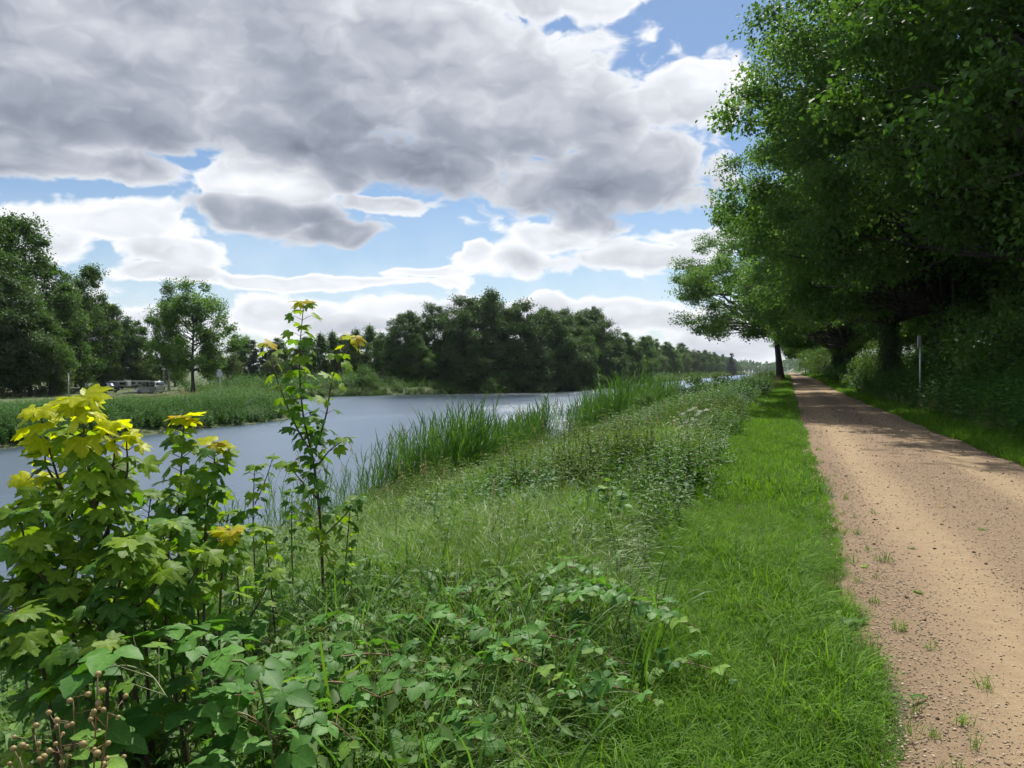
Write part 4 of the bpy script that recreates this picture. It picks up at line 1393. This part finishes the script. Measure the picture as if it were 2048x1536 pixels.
sapling('short green maple between the clump and the tall sapling', [(505, 1400, 3.2), (480, 1250), (470, 1120)], 0.125, 0.09, 0.2, 0, [([(482, 1260), (520, 1200), (540, 1150)], 0)], 0.006, 14)
sapling('low maple behind the clump near the water', [(290, 1400, 3.3), (285, 1150), (300, 990)], 0.13, 0.09, 0.3, 0.0, [([(287, 1150), (330, 1050), (345, 990)], 0)], 0.006, 15, pale=0.8)
sapling('middle maple under the big yellow crown', [(260, 1560, 2.6), (225, 1280), (215, 1100), (218, 930)], 0.15, 0.08, 0.3, 0.0, [([(220, 1150), (150, 1060), (120, 1000)], 0.0)], 0.007, 16, pale=0.9)
sapling('thin dark maple stem beside the tall sapling foot', [(560, 1330, 3.7), (540, 1180), (527, 1060)], 0.12, 0.11, 0.35, 0, (), 0.005, 17)
sapling('bushy maple growing round the foot of the tallest sapling', [(680, 1260, 4.5), (690, 1130), (700, 1010)], 0.11, 0.09, 0.25, 0, [([(685, 1180), (640, 1090), (610, 1030)], 0)], 0.005, 18)

sapling('bushy green maple low at the left edge of the picture', [(120, 1580, 2.45), (90, 1330), (70, 1190), (66, 1080)], 0.15, 0.08, 0.15, 0, [([(85, 1300), (30, 1230), (5, 1180)], 0), ([(80, 1250), (130, 1180), (150, 1110)], 0)], 0.007, 19, pale=0.5)
sapling('bushy green maple in the centre of the clump behind the brambles', [(300, 1560, 2.7), (290, 1340), (285, 1220), (290, 1120)], 0.15, 0.08, 0.15, 0, [([(290, 1330), (240, 1250), (210, 1210)], 0), ([(288, 1280), (350, 1220), (385, 1180)], 0)], 0.007, 20, pale=0.5)
sapling('green maple filling the gap left of the yellow crown', [(180, 1560, 2.8), (120, 1200), (90, 1050), (70, 960)], 0.15, 0.085, 0.3, 0.06, [([(110, 1150), (50, 1080), (25, 1020)], 0), ([(100, 1080), (140, 1010), (150, 950)], 0.05)], 0.007, 21, pale=0.9)
sapling('green maple filling the gap under the golden rosettes', [(420, 1500, 3.0), (395, 1250), (385, 1100), (392, 1000)], 0.14, 0.085, 0.2, 0.0, [([(388, 1150), (440, 1080), (455, 1030)], 0), ([(390, 1200), (340, 1120), (320, 1060)], 0)], 0.006, 22, pale=0.8)


def bramble(label, px, leaf=0.085, spacing=0.07, mat='cane', pale=0.1, seed=0, side=True, r0=0.0045, group='bramble canes in the foreground', lift=0.05):
    r = np.random.default_rng(800 + seed)
    leaf *= 0.86
    Z0 = px[0][2]
    P = [at(q[0], q[1], q[2] if len(q) > 2 else Z0) for q in px]
    b = P[-1]
    gzb = gz1(b.x, b.y)
    base = Vector((b.x, b.y, gzb))
    ctrl = P + ([Vector((b.x + 0.05, b.y + 0.06, gzb - 0.03))] if P[-1].z > gzb + 0.05 else [])
    pts = spline(ctrl, 26)
    pts[:, 2] = np.maximum(pts[:, 2], gz(pts[:, 0], pts[:, 1]) + (0.0 if len(ctrl) > len(P) else 0.02) - 0.03 * (np.arange(26) > 23))
    root = obj('bramble_cane', None, None, base)
    root.empty_display_size = 0.1
    g = Geo()
    g.tube(pts - np.array(base), np.linspace(0.002, r0, 26), 6, 0.5)
    Lc = np.concatenate([[0], np.cumsum(np.linalg.norm(np.diff(pts, axis=0), axis=1))])
    s = 0.01
    sgn = 1
    spacing *= 0.72
    while s < Lc[-1] * 0.9:
        c = np.array([np.interp(s, Lc, pts[:, q]) for q in range(3)])
        tdir = np.array([np.interp(min(s + 0.02, Lc[-1]), Lc, pts[:, q]) for q in range(3)]) - c
        az = math.atan2(tdir[1], tdir[0]) + sgn * r.uniform(0.5, 1.7)
        up = r.uniform(0.3, 1.0)
        dv = np.array([math.cos(az), math.sin(az), up])
        dv /= np.linalg.norm(dv)
        pl = leaf * r.uniform(0.6, 1.3)
        e = c + dv * pl
        g.tube(np.array([c, c + dv * pl * 0.6, e]) - np.array(base), [0.0015, 0.0012, 0.001], 4, 0.5, cap=False)
        yd = np.array([math.cos(az), math.sin(az), r.uniform(-0.45, 0.1)])
        nr = np.array([0, -0.2, 1.0]) + r.normal(0, 0.28, 3)
        kind = 'bramble_pale' if (r.random() < pale or s < 0.1 and r.random() < 0.5) else 'bramble'
        put_leaf(BL[kind][r.integers(0, len(BL[kind]))], root, base, e, yd, nr, leaf * r.uniform(0.75, 1.3) * (0.6 if s < 0.06 else 1.0))
        sgn = -sgn
        s += spacing * r.uniform(0.6, 1.3)
    obj('cane', g.mesh('cane', M[mat], smooth=True), root)
    tag(root, label, 'bramble', group)
    return root


BR = [('arching reddish bramble cane reaching right towards the verge grass', [(1405, 1262, 3.9), (1310, 1222, 3.9), (1180, 1180, 4.0), (1110, 1195, 4.1), (1060, 1250, 4.2)], 0.085, 0.05, 'cane'),
      ('bramble cane left of the arching reddish one', [(1030, 1292, 3.6), (950, 1252, 3.6), (880, 1235, 3.7), (800, 1265, 3.7)], 0.09, 0.055, 'cane'),
      ('long bramble cane with reddish stem in the bottom middle', [(920, 1345, 3.2), (820, 1322, 3.2), (720, 1312, 3.2), (630, 1350, 3.1)], 0.09, 0.065, 'cane'),
      ('pale green bramble shoot crossing the maple clump', [(198, 1205, 2.4), (250, 1232, 2.38), (340, 1285, 2.34), (420, 1325, 2.3), (515, 1372, 2.3)], 0.10, 0.07, 'stemgreen'),
      ('thin bramble tendril at the lower left in front of the maples', [(195, 1265, 2.3), (150, 1215, 2.4), (100, 1225, 2.5), (40, 1290, 2.5)], 0.085, 0.08, 'stemgreen'),
      ('bramble cane in front of the arching reddish one', [(1250, 1330, 3.4), (1160, 1290, 3.4), (1080, 1275, 3.5), (1010, 1310, 3.5)], 0.085, 0.055, 'cane'),
      ('broad leaved bramble at the bottom edge of the picture', [(1060, 1530, 2.7), (980, 1490, 2.7), (880, 1480, 2.75), (790, 1520, 2.8)], 0.10, 0.05, 'cane'),
      ('bramble tip among the tall blades in the lower middle', [(1240, 1440, 3.1), (1160, 1395, 3.1), (1100, 1400, 3.1), (1050, 1440, 3.1)], 0.08, 0.065, 'cane'),
      ('pale leaved bramble standing in the long grass mid slope', [(1195, 955, 7.0), (1215, 985, 7.0), (1240, 1030, 6.8), (1275, 1100, 6.6)], 0.10, 0.06, 'cane'),
      ('bramble with pale leaves below the mid slope one', [(1130, 1060, 6.0), (1170, 1075, 6.0), (1200, 1110, 6.0), (1220, 1160, 5.9)], 0.085, 0.07, 'cane'),
      ('dark bramble in the bottom left behind the berries', [(330, 1400, 2.05), (290, 1350, 2.1), (220, 1340, 2.1), (150, 1420, 2.1)], 0.11, 0.06, 'stemgreen'),
      ('bramble growing under the pale green shoot', [(620, 1440, 2.5), (560, 1400, 2.5), (480, 1395, 2.5), (420, 1450, 2.5)], 0.10, 0.055, 'cane'),
      ('big leaved bramble left of the bottom middle', [(560, 1500, 2.35), (500, 1440, 2.35), (430, 1430, 2.35), (370, 1490, 2.3)], 0.11, 0.06, 'cane'),
      ('bramble at the right end of the foreground patch', [(1480, 1370, 3.6), (1420, 1340, 3.6), (1350, 1330, 3.7), (1290, 1370, 3.7)], 0.075, 0.07, 'cane'),
      ('bramble top behind the arching cane', [(1240, 1165, 4.5), (1180, 1140, 4.5), (1120, 1140, 4.5), (1080, 1180, 4.5)], 0.085, 0.055, 'cane'),
      ('bramble left behind the middle cane', [(760, 1290, 3.7), (720, 1250, 3.7), (660, 1255, 3.7), (600, 1300, 3.7)], 0.085, 0.06, 'cane'),
      ('yellowish bramble sprig on the bank at middle height', [(1040, 1090, 5.2), (1085, 1100, 5.2), (1130, 1140, 5.1), (1160, 1190, 5.0)], 0.075, 0.08, 'cane'),
      ('low bramble at the foot of the maples', [(540, 1290, 3.3), (480, 1270, 3.2), (420, 1290, 3.1), (380, 1340, 3.0)], 0.10, 0.06, 'cane'),
      ('bramble cane in the dense patch right of the bottom centre', [(1120, 1370, 3.2), (1060, 1330, 3.2), (990, 1325, 3.25), (930, 1370, 3.3)], 0.09, 0.05, 'cane'),
      ('bramble cane at the front of the dense patch', [(960, 1420, 2.9), (880, 1385, 2.9), (800, 1385, 2.95), (730, 1430, 2.95)], 0.095, 0.05, 'cane'),
      ('bramble cane behind the dense patch in long grass', [(1060, 1225, 4.2), (990, 1190, 4.2), (920, 1190, 4.25), (860, 1230, 4.3)], 0.085, 0.05, 'cane'),
      ('bramble cane on top of the dense patch', [(1330, 1250, 3.8), (1250, 1200, 3.8), (1190, 1195, 3.85), (1130, 1230, 3.9)], 0.085, 0.045, 'cane'),
      ('bramble cane low left of the dense patch', [(760, 1400, 2.8), (690, 1370, 2.8), (620, 1375, 2.8), (560, 1420, 2.8)], 0.095, 0.05, 'cane'),
      ('bramble cane at the right front of the dense patch', [(1330, 1420, 3.2), (1260, 1385, 3.2), (1190, 1380, 3.2), (1130, 1420, 3.2)], 0.085, 0.055, 'cane'),
      ('bramble cane beside the tall grass blades at the bottom', [(720, 1500, 2.5), (660, 1450, 2.5), (600, 1455, 2.5), (540, 1510, 2.5)], 0.1, 0.05, 'cane'),
      ('bramble shoot lying across the gravel edge', [(1760, 1258, 4.62), (1725, 1252, 4.68), (1690, 1262, 4.66), (1648, 1250, 4.66)], 0.07, 0.045, 'cane')]
for i, (lab, px, lf, spc, mt) in enumerate(BR):
    bramble(lab, px, lf, spc, mt, 0.25 if i in (7, 16) else 0.08, i)

# unripe berry truss, bottom left
r = np.random.default_rng(901)
b0 = at(160, 1600, 1.75)
base = Vector((b0.x, b0.y, gz1(b0.x, b0.y)))
root = obj('bramble_truss', None, None, base)
g = Geo()
import bmesh
bm = bmesh.new()
bmesh.ops.create_icosphere(bm, subdivisions=2, radius=0.5)
bv = np.array([v.co[:] for v in bm.verts])
bf = np.array([[v.index for v in f.verts] for f in bm.faces])
bm.free()
gb = Geo()
gb.add(bv * (1 + 0.12 * r.random((len(bv), 1))), bf)
BERRY = gb.mesh('berry', M['berry'], smooth=True)
for si, (tu, tv) in enumerate(((190, 1360), (140, 1400), (60, 1470), (210, 1430), (110, 1450), (200, 1500), (30, 1520))):
    tip = at(tu, tv, 1.8 + 0.08 * math.sin(si))
    S = spline([Vector((base.x, base.y, base.z - 0.05)), base.lerp(tip, 0.55) + Vector((0, 0, 0.06)), tip], 12)
    g.tube(S - np.array(base), np.linspace(0.0035, 0.0015, 12), 5)
    for k in range(9):
        f = 0.72 + 0.28 * k / 8
        c = np.array([np.interp(f, np.linspace(0, 1, 12), S[:, q]) for q in range(3)])
        e = c + r.normal(0, 0.022, 3) + np.array([0, 0, 0.012])
        g.tube(np.array([c, e]) - np.array(base), [0.0012, 0.001], 4)
        obj('berry', BERRY, root, Vector(e) - base, r.uniform(0, 3, 3), 0.013 * r.uniform(0.7, 1.2))
    for k in range(3):
        a = r.uniform(0, 6.28)
        c = np.array([np.interp(0.5 + 0.13 * k, np.linspace(0, 1, 12), S[:, q]) for q in range(3)])
        put_leaf(BL['bramble_pale' if k else 'bramble'][r.integers(0, 3)], root, base, c, (math.cos(a), math.sin(a), 0.1), (0, -0.2, 1), 0.06)
obj('stem', g.mesh('stem', M['cane'], smooth=True), root)
tag(root, 'brownish truss of unripe bramble berries in the bottom left corner', 'berries')

# white flowering umbels on the bank
WF = [(1352, 858), (1365, 846), (1378, 839), (1388, 835), (1400, 842), (1413, 838), (1372, 862), (1390, 858), (1380, 868), (1402, 866), (1420, 857), (1395, 848), (1362, 870), (1410, 872)]
for i, (u, v) in enumerate(sorted(WF)):
    tip = at(u, v - 18, 17.5 + 0.25 * math.sin(i * 2.1))
    base = Vector((tip.x - 0.05, tip.y + 0.1, gz1(tip.x - 0.05, tip.y + 0.1)))
    root = obj('white_umbel', None, None, base)
    g = Geo()
    S = spline([Vector((0, 0, -0.05)), (tip - base) * 0.6 + Vector((-0.02, 0, 0)), tip - base], 8)
    g.tube(S, np.linspace(0.005, 0.003, 8), 5)
    obj('stem', g.mesh('stem', M['stemgreen'], smooth=True), root)
    gh = Geo()
    rr = np.random.default_rng(950 + i)
    for k in range(34):
        a, q = rr.uniform(0, 6.28), rr.random() ** 0.5 * 0.07
        c = np.array([math.cos(a) * q, math.sin(a) * q, 0.012 * (1 - (q / 0.07) ** 2)])
        w = rr.uniform(0.008, 0.014)
        gh.add(np.array([(1, 0, 0), (0.3, 0.95, 0), (-0.8, 0.6, 0), (-0.8, -0.6, 0), (0.3, -0.95, 0), (0, 0, 0.5), (0, 0, -0.6)]) * w + c,
               np.array([(q0, (q0 + 1) % 5, 5) for q0 in range(5)] + [((q0 + 1) % 5, q0, 6) for q0 in range(5)]), rr.random() * 0.5)
    obj('flower_head', gh.mesh('flower_head', M['white_flower']), root, tip - base, (R(20), R(-14), 0))
    tag(root, 'flat white flower umbel, %s from the left among the bank weeds' % WORD[i], 'flower', 'white umbels on the bank')

# fallen leaves on the gravel
for i, (u, v, k, lab) in enumerate(((1843, 1398, 'maple', 'green fallen leaf on the gravel near the bottom'), (1737, 1135, 'maple_pale', 'pale fallen leaf on the gravel by the grass edge'),
                                    (1968, 1064, 'maple_pale', 'pale fallen leaf on the far right of the path'), (1822, 1094, 'ivy', 'dark fallen leaf in the middle of the sunlit path'),
                                    (1835, 1188, 'maple', 'curled green leaf on the sandy track'), (1885, 1018, 'maple_red', 'brown fallen leaf near the edge of the shade'))):
    Z = (CAMH - 0.05) * FPX / (v - HZ)
    p = at(u, v, Z)
    me = ML.get(k, ML['maple'])[i % 4] if k != 'ivy' else BL['bramble'][1]
    o = obj('fallen_leaf', me, None, (p.x, p.y, float(path_z(p.x, p.y)) + 0.012), (R(4), R(-5), i * 1.3), 0.055)
    tag(o, lab, 'leaf')

# ------------------------------------------------------------------ posts and signs
def rod(name, parent, r0, h, mat, k=12, loc=(0, 0, 0)):
    g = Geo()
    g.tube([(0, 0, -0.3), (0, 0, h * 0.5), (0, 0, h)], [r0, r0, r0], k)
    return obj(name, g.mesh(name, M[mat], smooth=False), parent, loc)


def bevel_box(lo, hi, mat, name, parent, bev=0.01, loc=(0, 0, 0), rot=None):
    bm = bmesh.new()
    bmesh.ops.create_cube(bm, size=1)
    for v in bm.verts:
        v.co = Vector([(lo[i] + hi[i]) / 2 + v.co[i] * (hi[i] - lo[i]) for i in range(3)])
    bmesh.ops.bevel(bm, geom=bm.edges[:], offset=bev, segments=2, affect='EDGES')
    me = bpy.data.meshes.new(name)
    bm.to_mesh(me)
    bm.free()
    me.materials.append(M[mat])
    return obj(name, me, parent, loc, rot)


p = at(1840, 800, 30)
px_, py_ = p.x, p.y
e = obj('marker_post', None, None, (px_, py_, gz1(px_, py_)))
hh = at(1840, 672, 30).z - gz1(px_, py_)
rod('pole', e, 0.03, hh, 'galv')
pl = bevel_box((-0.012, -0.22, 0), (0.012, 0.22, 0.42), 'white', 'sign_plate', e, 0.004, (-0.045, 0.02, hh - 0.42), (0, 0, R(-19)))
bevel_box((-0.05, -0.03, 0), (0.035, 0.03, 0.03), 'galv', 'bracket', e, 0.004, (0, 0, hh - 0.3))
tag(e, 'slim grey marker post with edge on white plate right of the path', 'post')
p = at(1611, 745, 190)
e = obj('short_post', None, None, (p.x, p.y, gz1(p.x, p.y)))
rod('pole', e, 0.13, 2.6, 'timber')
bevel_box((-0.16, -0.16, 0), (0.16, 0.16, 0.12), 'black', 'cap', e, 0.02, (0, 0, 2.6))
tag(e, 'dark short post by the pale bushes along the path', 'post')
# sign across the water, seen from behind
p = at(440, 780, 84)
e = obj('bank_sign', None, None, (p.x, p.y, gz1(p.x, p.y)))
rod('pole', e, 0.05, 2.9, 'galv')
bevel_box((-0.3, -0.03, 0), (0.3, 0.03, 0.52), 'galv', 'sign_panel', e, 0.01, (0, -0.07, 2.3), (0, 0, PSI))
bevel_box((-0.2, -0.03, 0), (0.2, 0.03, 0.22), 'galv', 'sign_panel', e, 0.01, (0, -0.07, 2.86), (0, 0, PSI))
tag(e, 'grey sign on a pole standing in dry grass beside the lone tree', 'sign')
p = at(327, 790, 121)
e = obj('pale_pole', None, None, (p.x, p.y, gz1(p.x, p.y)))
rod('pole', e, 0.13, 5.0, 'birchbark')
bevel_box((-0.22, -0.18, 0), (0.22, 0.18, 0.35), 'white', 'box', e, 0.02, (0, 0, 3.2))
tag(e, 'pale upright pole behind the silver van', 'pole')
p = at(137, 790, 95)
e = obj('thin_post', None, None, (p.x, p.y, gz1(p.x, p.y)))
rod('pole', e, 0.06, 3.0, 'galv')
bevel_box((-0.1, -0.1, 0), (0.1, 0.1, 0.12), 'galv', 'cap', e, 0.01, (0, 0, 3.0))
tag(e, 'thin grey post behind the yellow maple leaves on the left', 'post')


# ------------------------------------------------------------------ vehicles
def vehicle(name, label, catg, L, W, H, prof, side_win, paint, loc, rz, rear_glass, hood):
    """prof: side outline (x from rear 0 to front L, z); the roof is narrower than the waist"""
    e = obj(name, None, None, loc, (0, 0, rz))
    g = Geo()
    n = len(prof)
    waist = 0.55 * H

    def half(z):
        return W / 2 * (1 - 0.16 * max(0, (z - waist) / (H - waist)) ** 1.2 - 0.06 * max(0, (0.45 - z) / 0.45))
    P = np.array(prof, float)
    Lv = [(x, half(z), z) for x, z in P]
    Rv = [(x, -half(z), z) for x, z in P]
    i = np.arange(n)
    g.add(np.array(Lv + Rv), np.stack([i, (i + 1) % n, n + (i + 1) % n, n + i], -1))
    cx, cz = P[:, 0].mean(), 0.55 * H
    for sgn, off in ((1, 0), (-1, n)):
        c = g.n
        g.add([(cx, sgn * W / 2 * 1.01, cz)], np.zeros((0, 3), int))
        g.T.append(np.array([[off + q, off + (q + 1) % n, c] if sgn > 0 else [off + (q + 1) % n, off + q, c] for q in range(n)]))
    obj('body', g.mesh('body', M[paint], smooth=False), e)
    for (a, b_, c, d_) in side_win:                # x0, x1 at the sill, x0, x1 at the roof
        for sgn in (1, -1):
            z0, z1 = waist + 0.05, H - 0.14
            gw_ = Geo()
            V = [(a, sgn * (half(z0) + 0.012), z0), (b_, sgn * (half(z0) + 0.012), z0), (d_, sgn * (half(z1) + 0.012), z1), (c, sgn * (half(z1) + 0.012), z1)]
            V += [(x, y - sgn * 0.03, z) for x, y, z in V]
            gw_.add(V, [(0, 1, 2, 3), (4, 7, 6, 5), (0, 4, 5, 1), (1, 5, 6, 2), (2, 6, 7, 3), (3, 7, 4, 0)])
            obj('side_window', gw_.mesh('side_window', M['glass']), e)
    for nm, (x0, z0, x1, z1), s in (('rear_window', rear_glass, -1), ('windscreen', hood, 1)):
        gw_ = Geo()
        V = [(x0 + s * 0.012, half(z0) * 0.86, z0), (x0 + s * 0.012, -half(z0) * 0.86, z0), (x1 + s * 0.012, -half(z1) * 0.84, z1), (x1 + s * 0.012, half(z1) * 0.84, z1)]
        V += [(x - s * 0.03, y, z) for x, y, z in V]
        gw_.add(V, [(0, 1, 2, 3), (4, 7, 6, 5), (0, 4, 5, 1), (1, 5, 6, 2), (2, 6, 7, 3), (3, 7, 4, 0)])
        obj(nm, gw_.mesh(nm, M['glass']), e)
    for xw in (0.19 * L, 0.80 * L):
        for sgn in (1, -1):
            gt = Geo()
            gt.tube([(xw, sgn * (W / 2 - 0.20), 0.32), (xw, sgn * (W / 2 - 0.16), 0.32), (xw, sgn * (W / 2 - 0.02), 0.32), (xw, sgn * (W / 2 + 0.01), 0.32)], [0.27, 0.32, 0.32, 0.27], 20)
            w = obj('wheel', gt.mesh('wheel', M['tyre']), e)
            gr = Geo()
            gr.tube([(xw, sgn * (W / 2 - 0.05), 0.32), (xw, sgn * (W / 2 + 0.015), 0.32), (xw, sgn * (W / 2 + 0.022), 0.32)], [0.2, 0.2, 0.1], 16)
            obj('rim', gr.mesh('rim', M['rim']), w)
    bevel_box((-0.07, -W / 2 * 0.93, 0.32), (0.06, W / 2 * 0.93, 0.52), 'black' if paint == 'darkblue' else 'silver', 'bumper', e, 0.03)
    bevel_box((L - 0.08, -W / 2 * 0.9, 0.28), (L + 0.05, W / 2 * 0.9, 0.5), 'black', 'bumper', e, 0.03)
    for sgn in (1, -1):
        bevel_box((-0.02, sgn * W * 0.42 - 0.07, 0.62), (0.06, sgn * W * 0.42 + 0.07, 0.98), 'redlamp', 'tail_light', e, 0.015)
        bevel_box((L - 0.12, sgn * W * 0.36 - 0.14, 0.58), (L - 0.01, sgn * W * 0.36 + 0.14, 0.74), 'white', 'headlight', e, 0.02)
    bevel_box((-0.085, -0.26, 0.36), (-0.065, 0.26, 0.47), 'white', 'number_plate', e, 0.004)
    tag(e, label, catg)
    return e


def heading(u, deg):
    """rotation so that the rear faces the camera, turned by deg"""
    return R(90) + PSI - math.atan((u - 1024) / FPX) + R(deg)


p = at(320, 790, 112)
vehicle('parked_van', 'silver family van parked with its tail to the water', 'van', 4.3, 1.75, 1.82,
        [(0.0, 0.3), (0.0, 1.0), (0.10, 1.70), (0.25, 1.82), (2.3, 1.82), (2.65, 1.72), (3.35, 1.12), (4.05, 0.95), (4.3, 0.75), (4.3, 0.28), (3.9, 0.22), (0.4, 0.22)],
        [(0.25, 1.05, 0.32, 1.05), (1.15, 2.0, 1.15, 2.0), (2.1, 3.0, 2.1, 2.5)], 'silver', (p.x, p.y, gz1(p.x, p.y)), heading(320, 38), (0.03, 1.08, 0.09, 1.62), (3.30, 1.17, 2.72, 1.67))
p = at(228, 790, 116)
vehicle('parked_car', 'dark blue estate car parked left of the silver van', 'car', 4.5, 1.8, 1.5,
        [(0.0, 0.35), (0.0, 0.85), (0.15, 0.98), (0.75, 1.42), (1.2, 1.50), (2.5, 1.47), (3.3, 1.0), (4.2, 0.86), (4.5, 0.65), (4.5, 0.3), (4.0, 0.22), (0.5, 0.22)],
        [(0.45, 1.15, 0.85, 1.2), (1.25, 2.1, 1.3, 2.1), (2.2, 3.05, 2.2, 2.55)], 'darkblue', (p.x, p.y, gz1(p.x, p.y)), heading(228, 34), (0.2, 1.0, 0.72, 1.36), (3.2, 1.04, 2.6, 1.4))


def trailer(u, Z, label, rz):
    p = at(u, 790, Z)
    e = obj('trailer', None, None, (p.x, p.y, gz1(p.x, p.y)), (0, 0, PSI + rz))
    bevel_box((-1.5, -0.9, 0.45), (1.5, 0.9, 1.32), 'galv', 'body', e, 0.12)
    for x in (-0.75, 0.75):
        bevel_box((x - 0.5, -0.93, 0.72), (x + 0.5, -0.88, 1.12), 'glass', 'window', e, 0.01)
    for s in (1, -1):
        g = Geo()
        g.tube([(0, s * 0.7, 0.33), (0, s * 0.88, 0.33)], [0.33, 0.33], 18)
        obj('wheel', g.mesh('wheel', M['tyre']), e)
    bevel_box((-2.6, -0.05, 0.4), (-1.45, 0.05, 0.5), 'galv', 'drawbar', e, 0.01)
    tag(e, label, 'trailer')


trailer(240, 128, 'low white trailer showing behind the dark parked car', 0.1)
trailer(280, 132, 'low white trailer partly hidden behind the silver van', -0.15)

# ------------------------------------------------------------------ far end of the canal
for u, Z, h, lab in ((1482, 470, 2.6, 'left of three dark mooring posts in the distant water'), (1488, 474, 2.6, 'middle of three dark mooring posts in the distant water'),
                     (1494, 478, 2.4, 'right of three dark mooring posts in the distant water'), (1455, 430, 1.6, 'low dark mooring post left of the three taller ones'), (1463, 440, 1.6, 'second low dark mooring post left of the three taller ones')):
    p = at(u, HZ, Z)
    e = obj('mooring_post', None, None, (p.x, p.y, WATER - 1.0))
    rod('pile', e, 0.33, h + 1.0, 'timber', 10)
    g = Geo()
    g.tube([(0, 0, h + 0.96), (0, 0, h + 1.12), (0, 0, h + 1.2)], [0.4, 0.4, 0.12], 10)
    obj('cap', g.mesh('cap', M['black']), e)
    tag(e, lab, 'post', 'mooring posts')


def boat(u, Z, L, hull, cabin, label):
    p = at(u, HZ, Z)
    e = obj('moored_boat', None, None, (p.x, p.y, WATER), (0, 0, PSI + 0.5))
    g = Geo()
    xs_ = np.linspace(-L / 2, L / 2, 9)
    hw = L * 0.13 * np.clip(1.15 - (np.abs(xs_) / (L / 2)) ** 3, 0.08, 1)
    V, F = [], []
    for x, w in zip(xs_, hw):
        V += [(x, -w * 0.6, -0.3), (x, w * 0.6, -0.3), (x, w, 1.0 + 0.03 * x), (x, -w, 1.0 + 0.03 * x)]
    for q in range(8):
        for s in range(4):
            F.append((q * 4 + s, q * 4 + (s + 1) % 4, q * 4 + 4 + (s + 1) % 4, q * 4 + 4 + s))
    F += [(0, 3, 2, 1), (32, 33, 34, 35)]
    g.add(V, F)
    obj('hull', g.mesh('hull', M[hull]), e)
    c = bevel_box((-L * 0.3, -L * 0.09, 0.95), (L * 0.12, L * 0.09, 2.6), cabin, 'cabin', e, 0.08)
    for k in range(4):
        bevel_box((-L * 0.26 + k * L * 0.09, -L * 0.09 - 0.03, 1.7), (-L * 0.26 + k * L * 0.09 + L * 0.06, -L * 0.09 + 0.02, 2.3), 'glass', 'window', c, 0.01)
    bevel_box((-L * 0.33, -L * 0.1, 2.62), (L * 0.15, L * 0.1, 2.72), 'white', 'roof', e, 0.03)
    tag(e, label, 'boat')


boat(1523, 560, 15, 'redhull', 'redhull', 'red brown boat moored at the distant end of the canal')
boat(1508, 540, 11, 'white', 'white', 'white boat moored left of the distant red brown boat')

# ------------------------------------------------------------------ air
bm = bmesh.new()
bmesh.ops.create_cube(bm, size=1)
for v in bm.verts:
    v.co = Vector((v.co.x * 5800, v.co.y * 6100 + 2800, -6 + (v.co.z + 0.5) * 56))
me = bpy.data.meshes.new('haze')
bm.to_mesh(me)
bm.free()
hm, hb, hout = new_mat('thin_haze')
pv = hb.new('ShaderNodeVolumePrincipled')
pv.inputs['Color'].default_value = (0.80, 0.88, 1.0, 1)
pv.inputs['Density'].default_value = 0.00007
pv.inputs['Anisotropy'].default_value = 0.3
hm.node_tree.links.new(pv.outputs[0], hout.inputs['Volume'])
me.materials.append(hm)
tag(obj('haze', me), 'thin bluish summer haze over the canal', 'haze', kind='stuff')
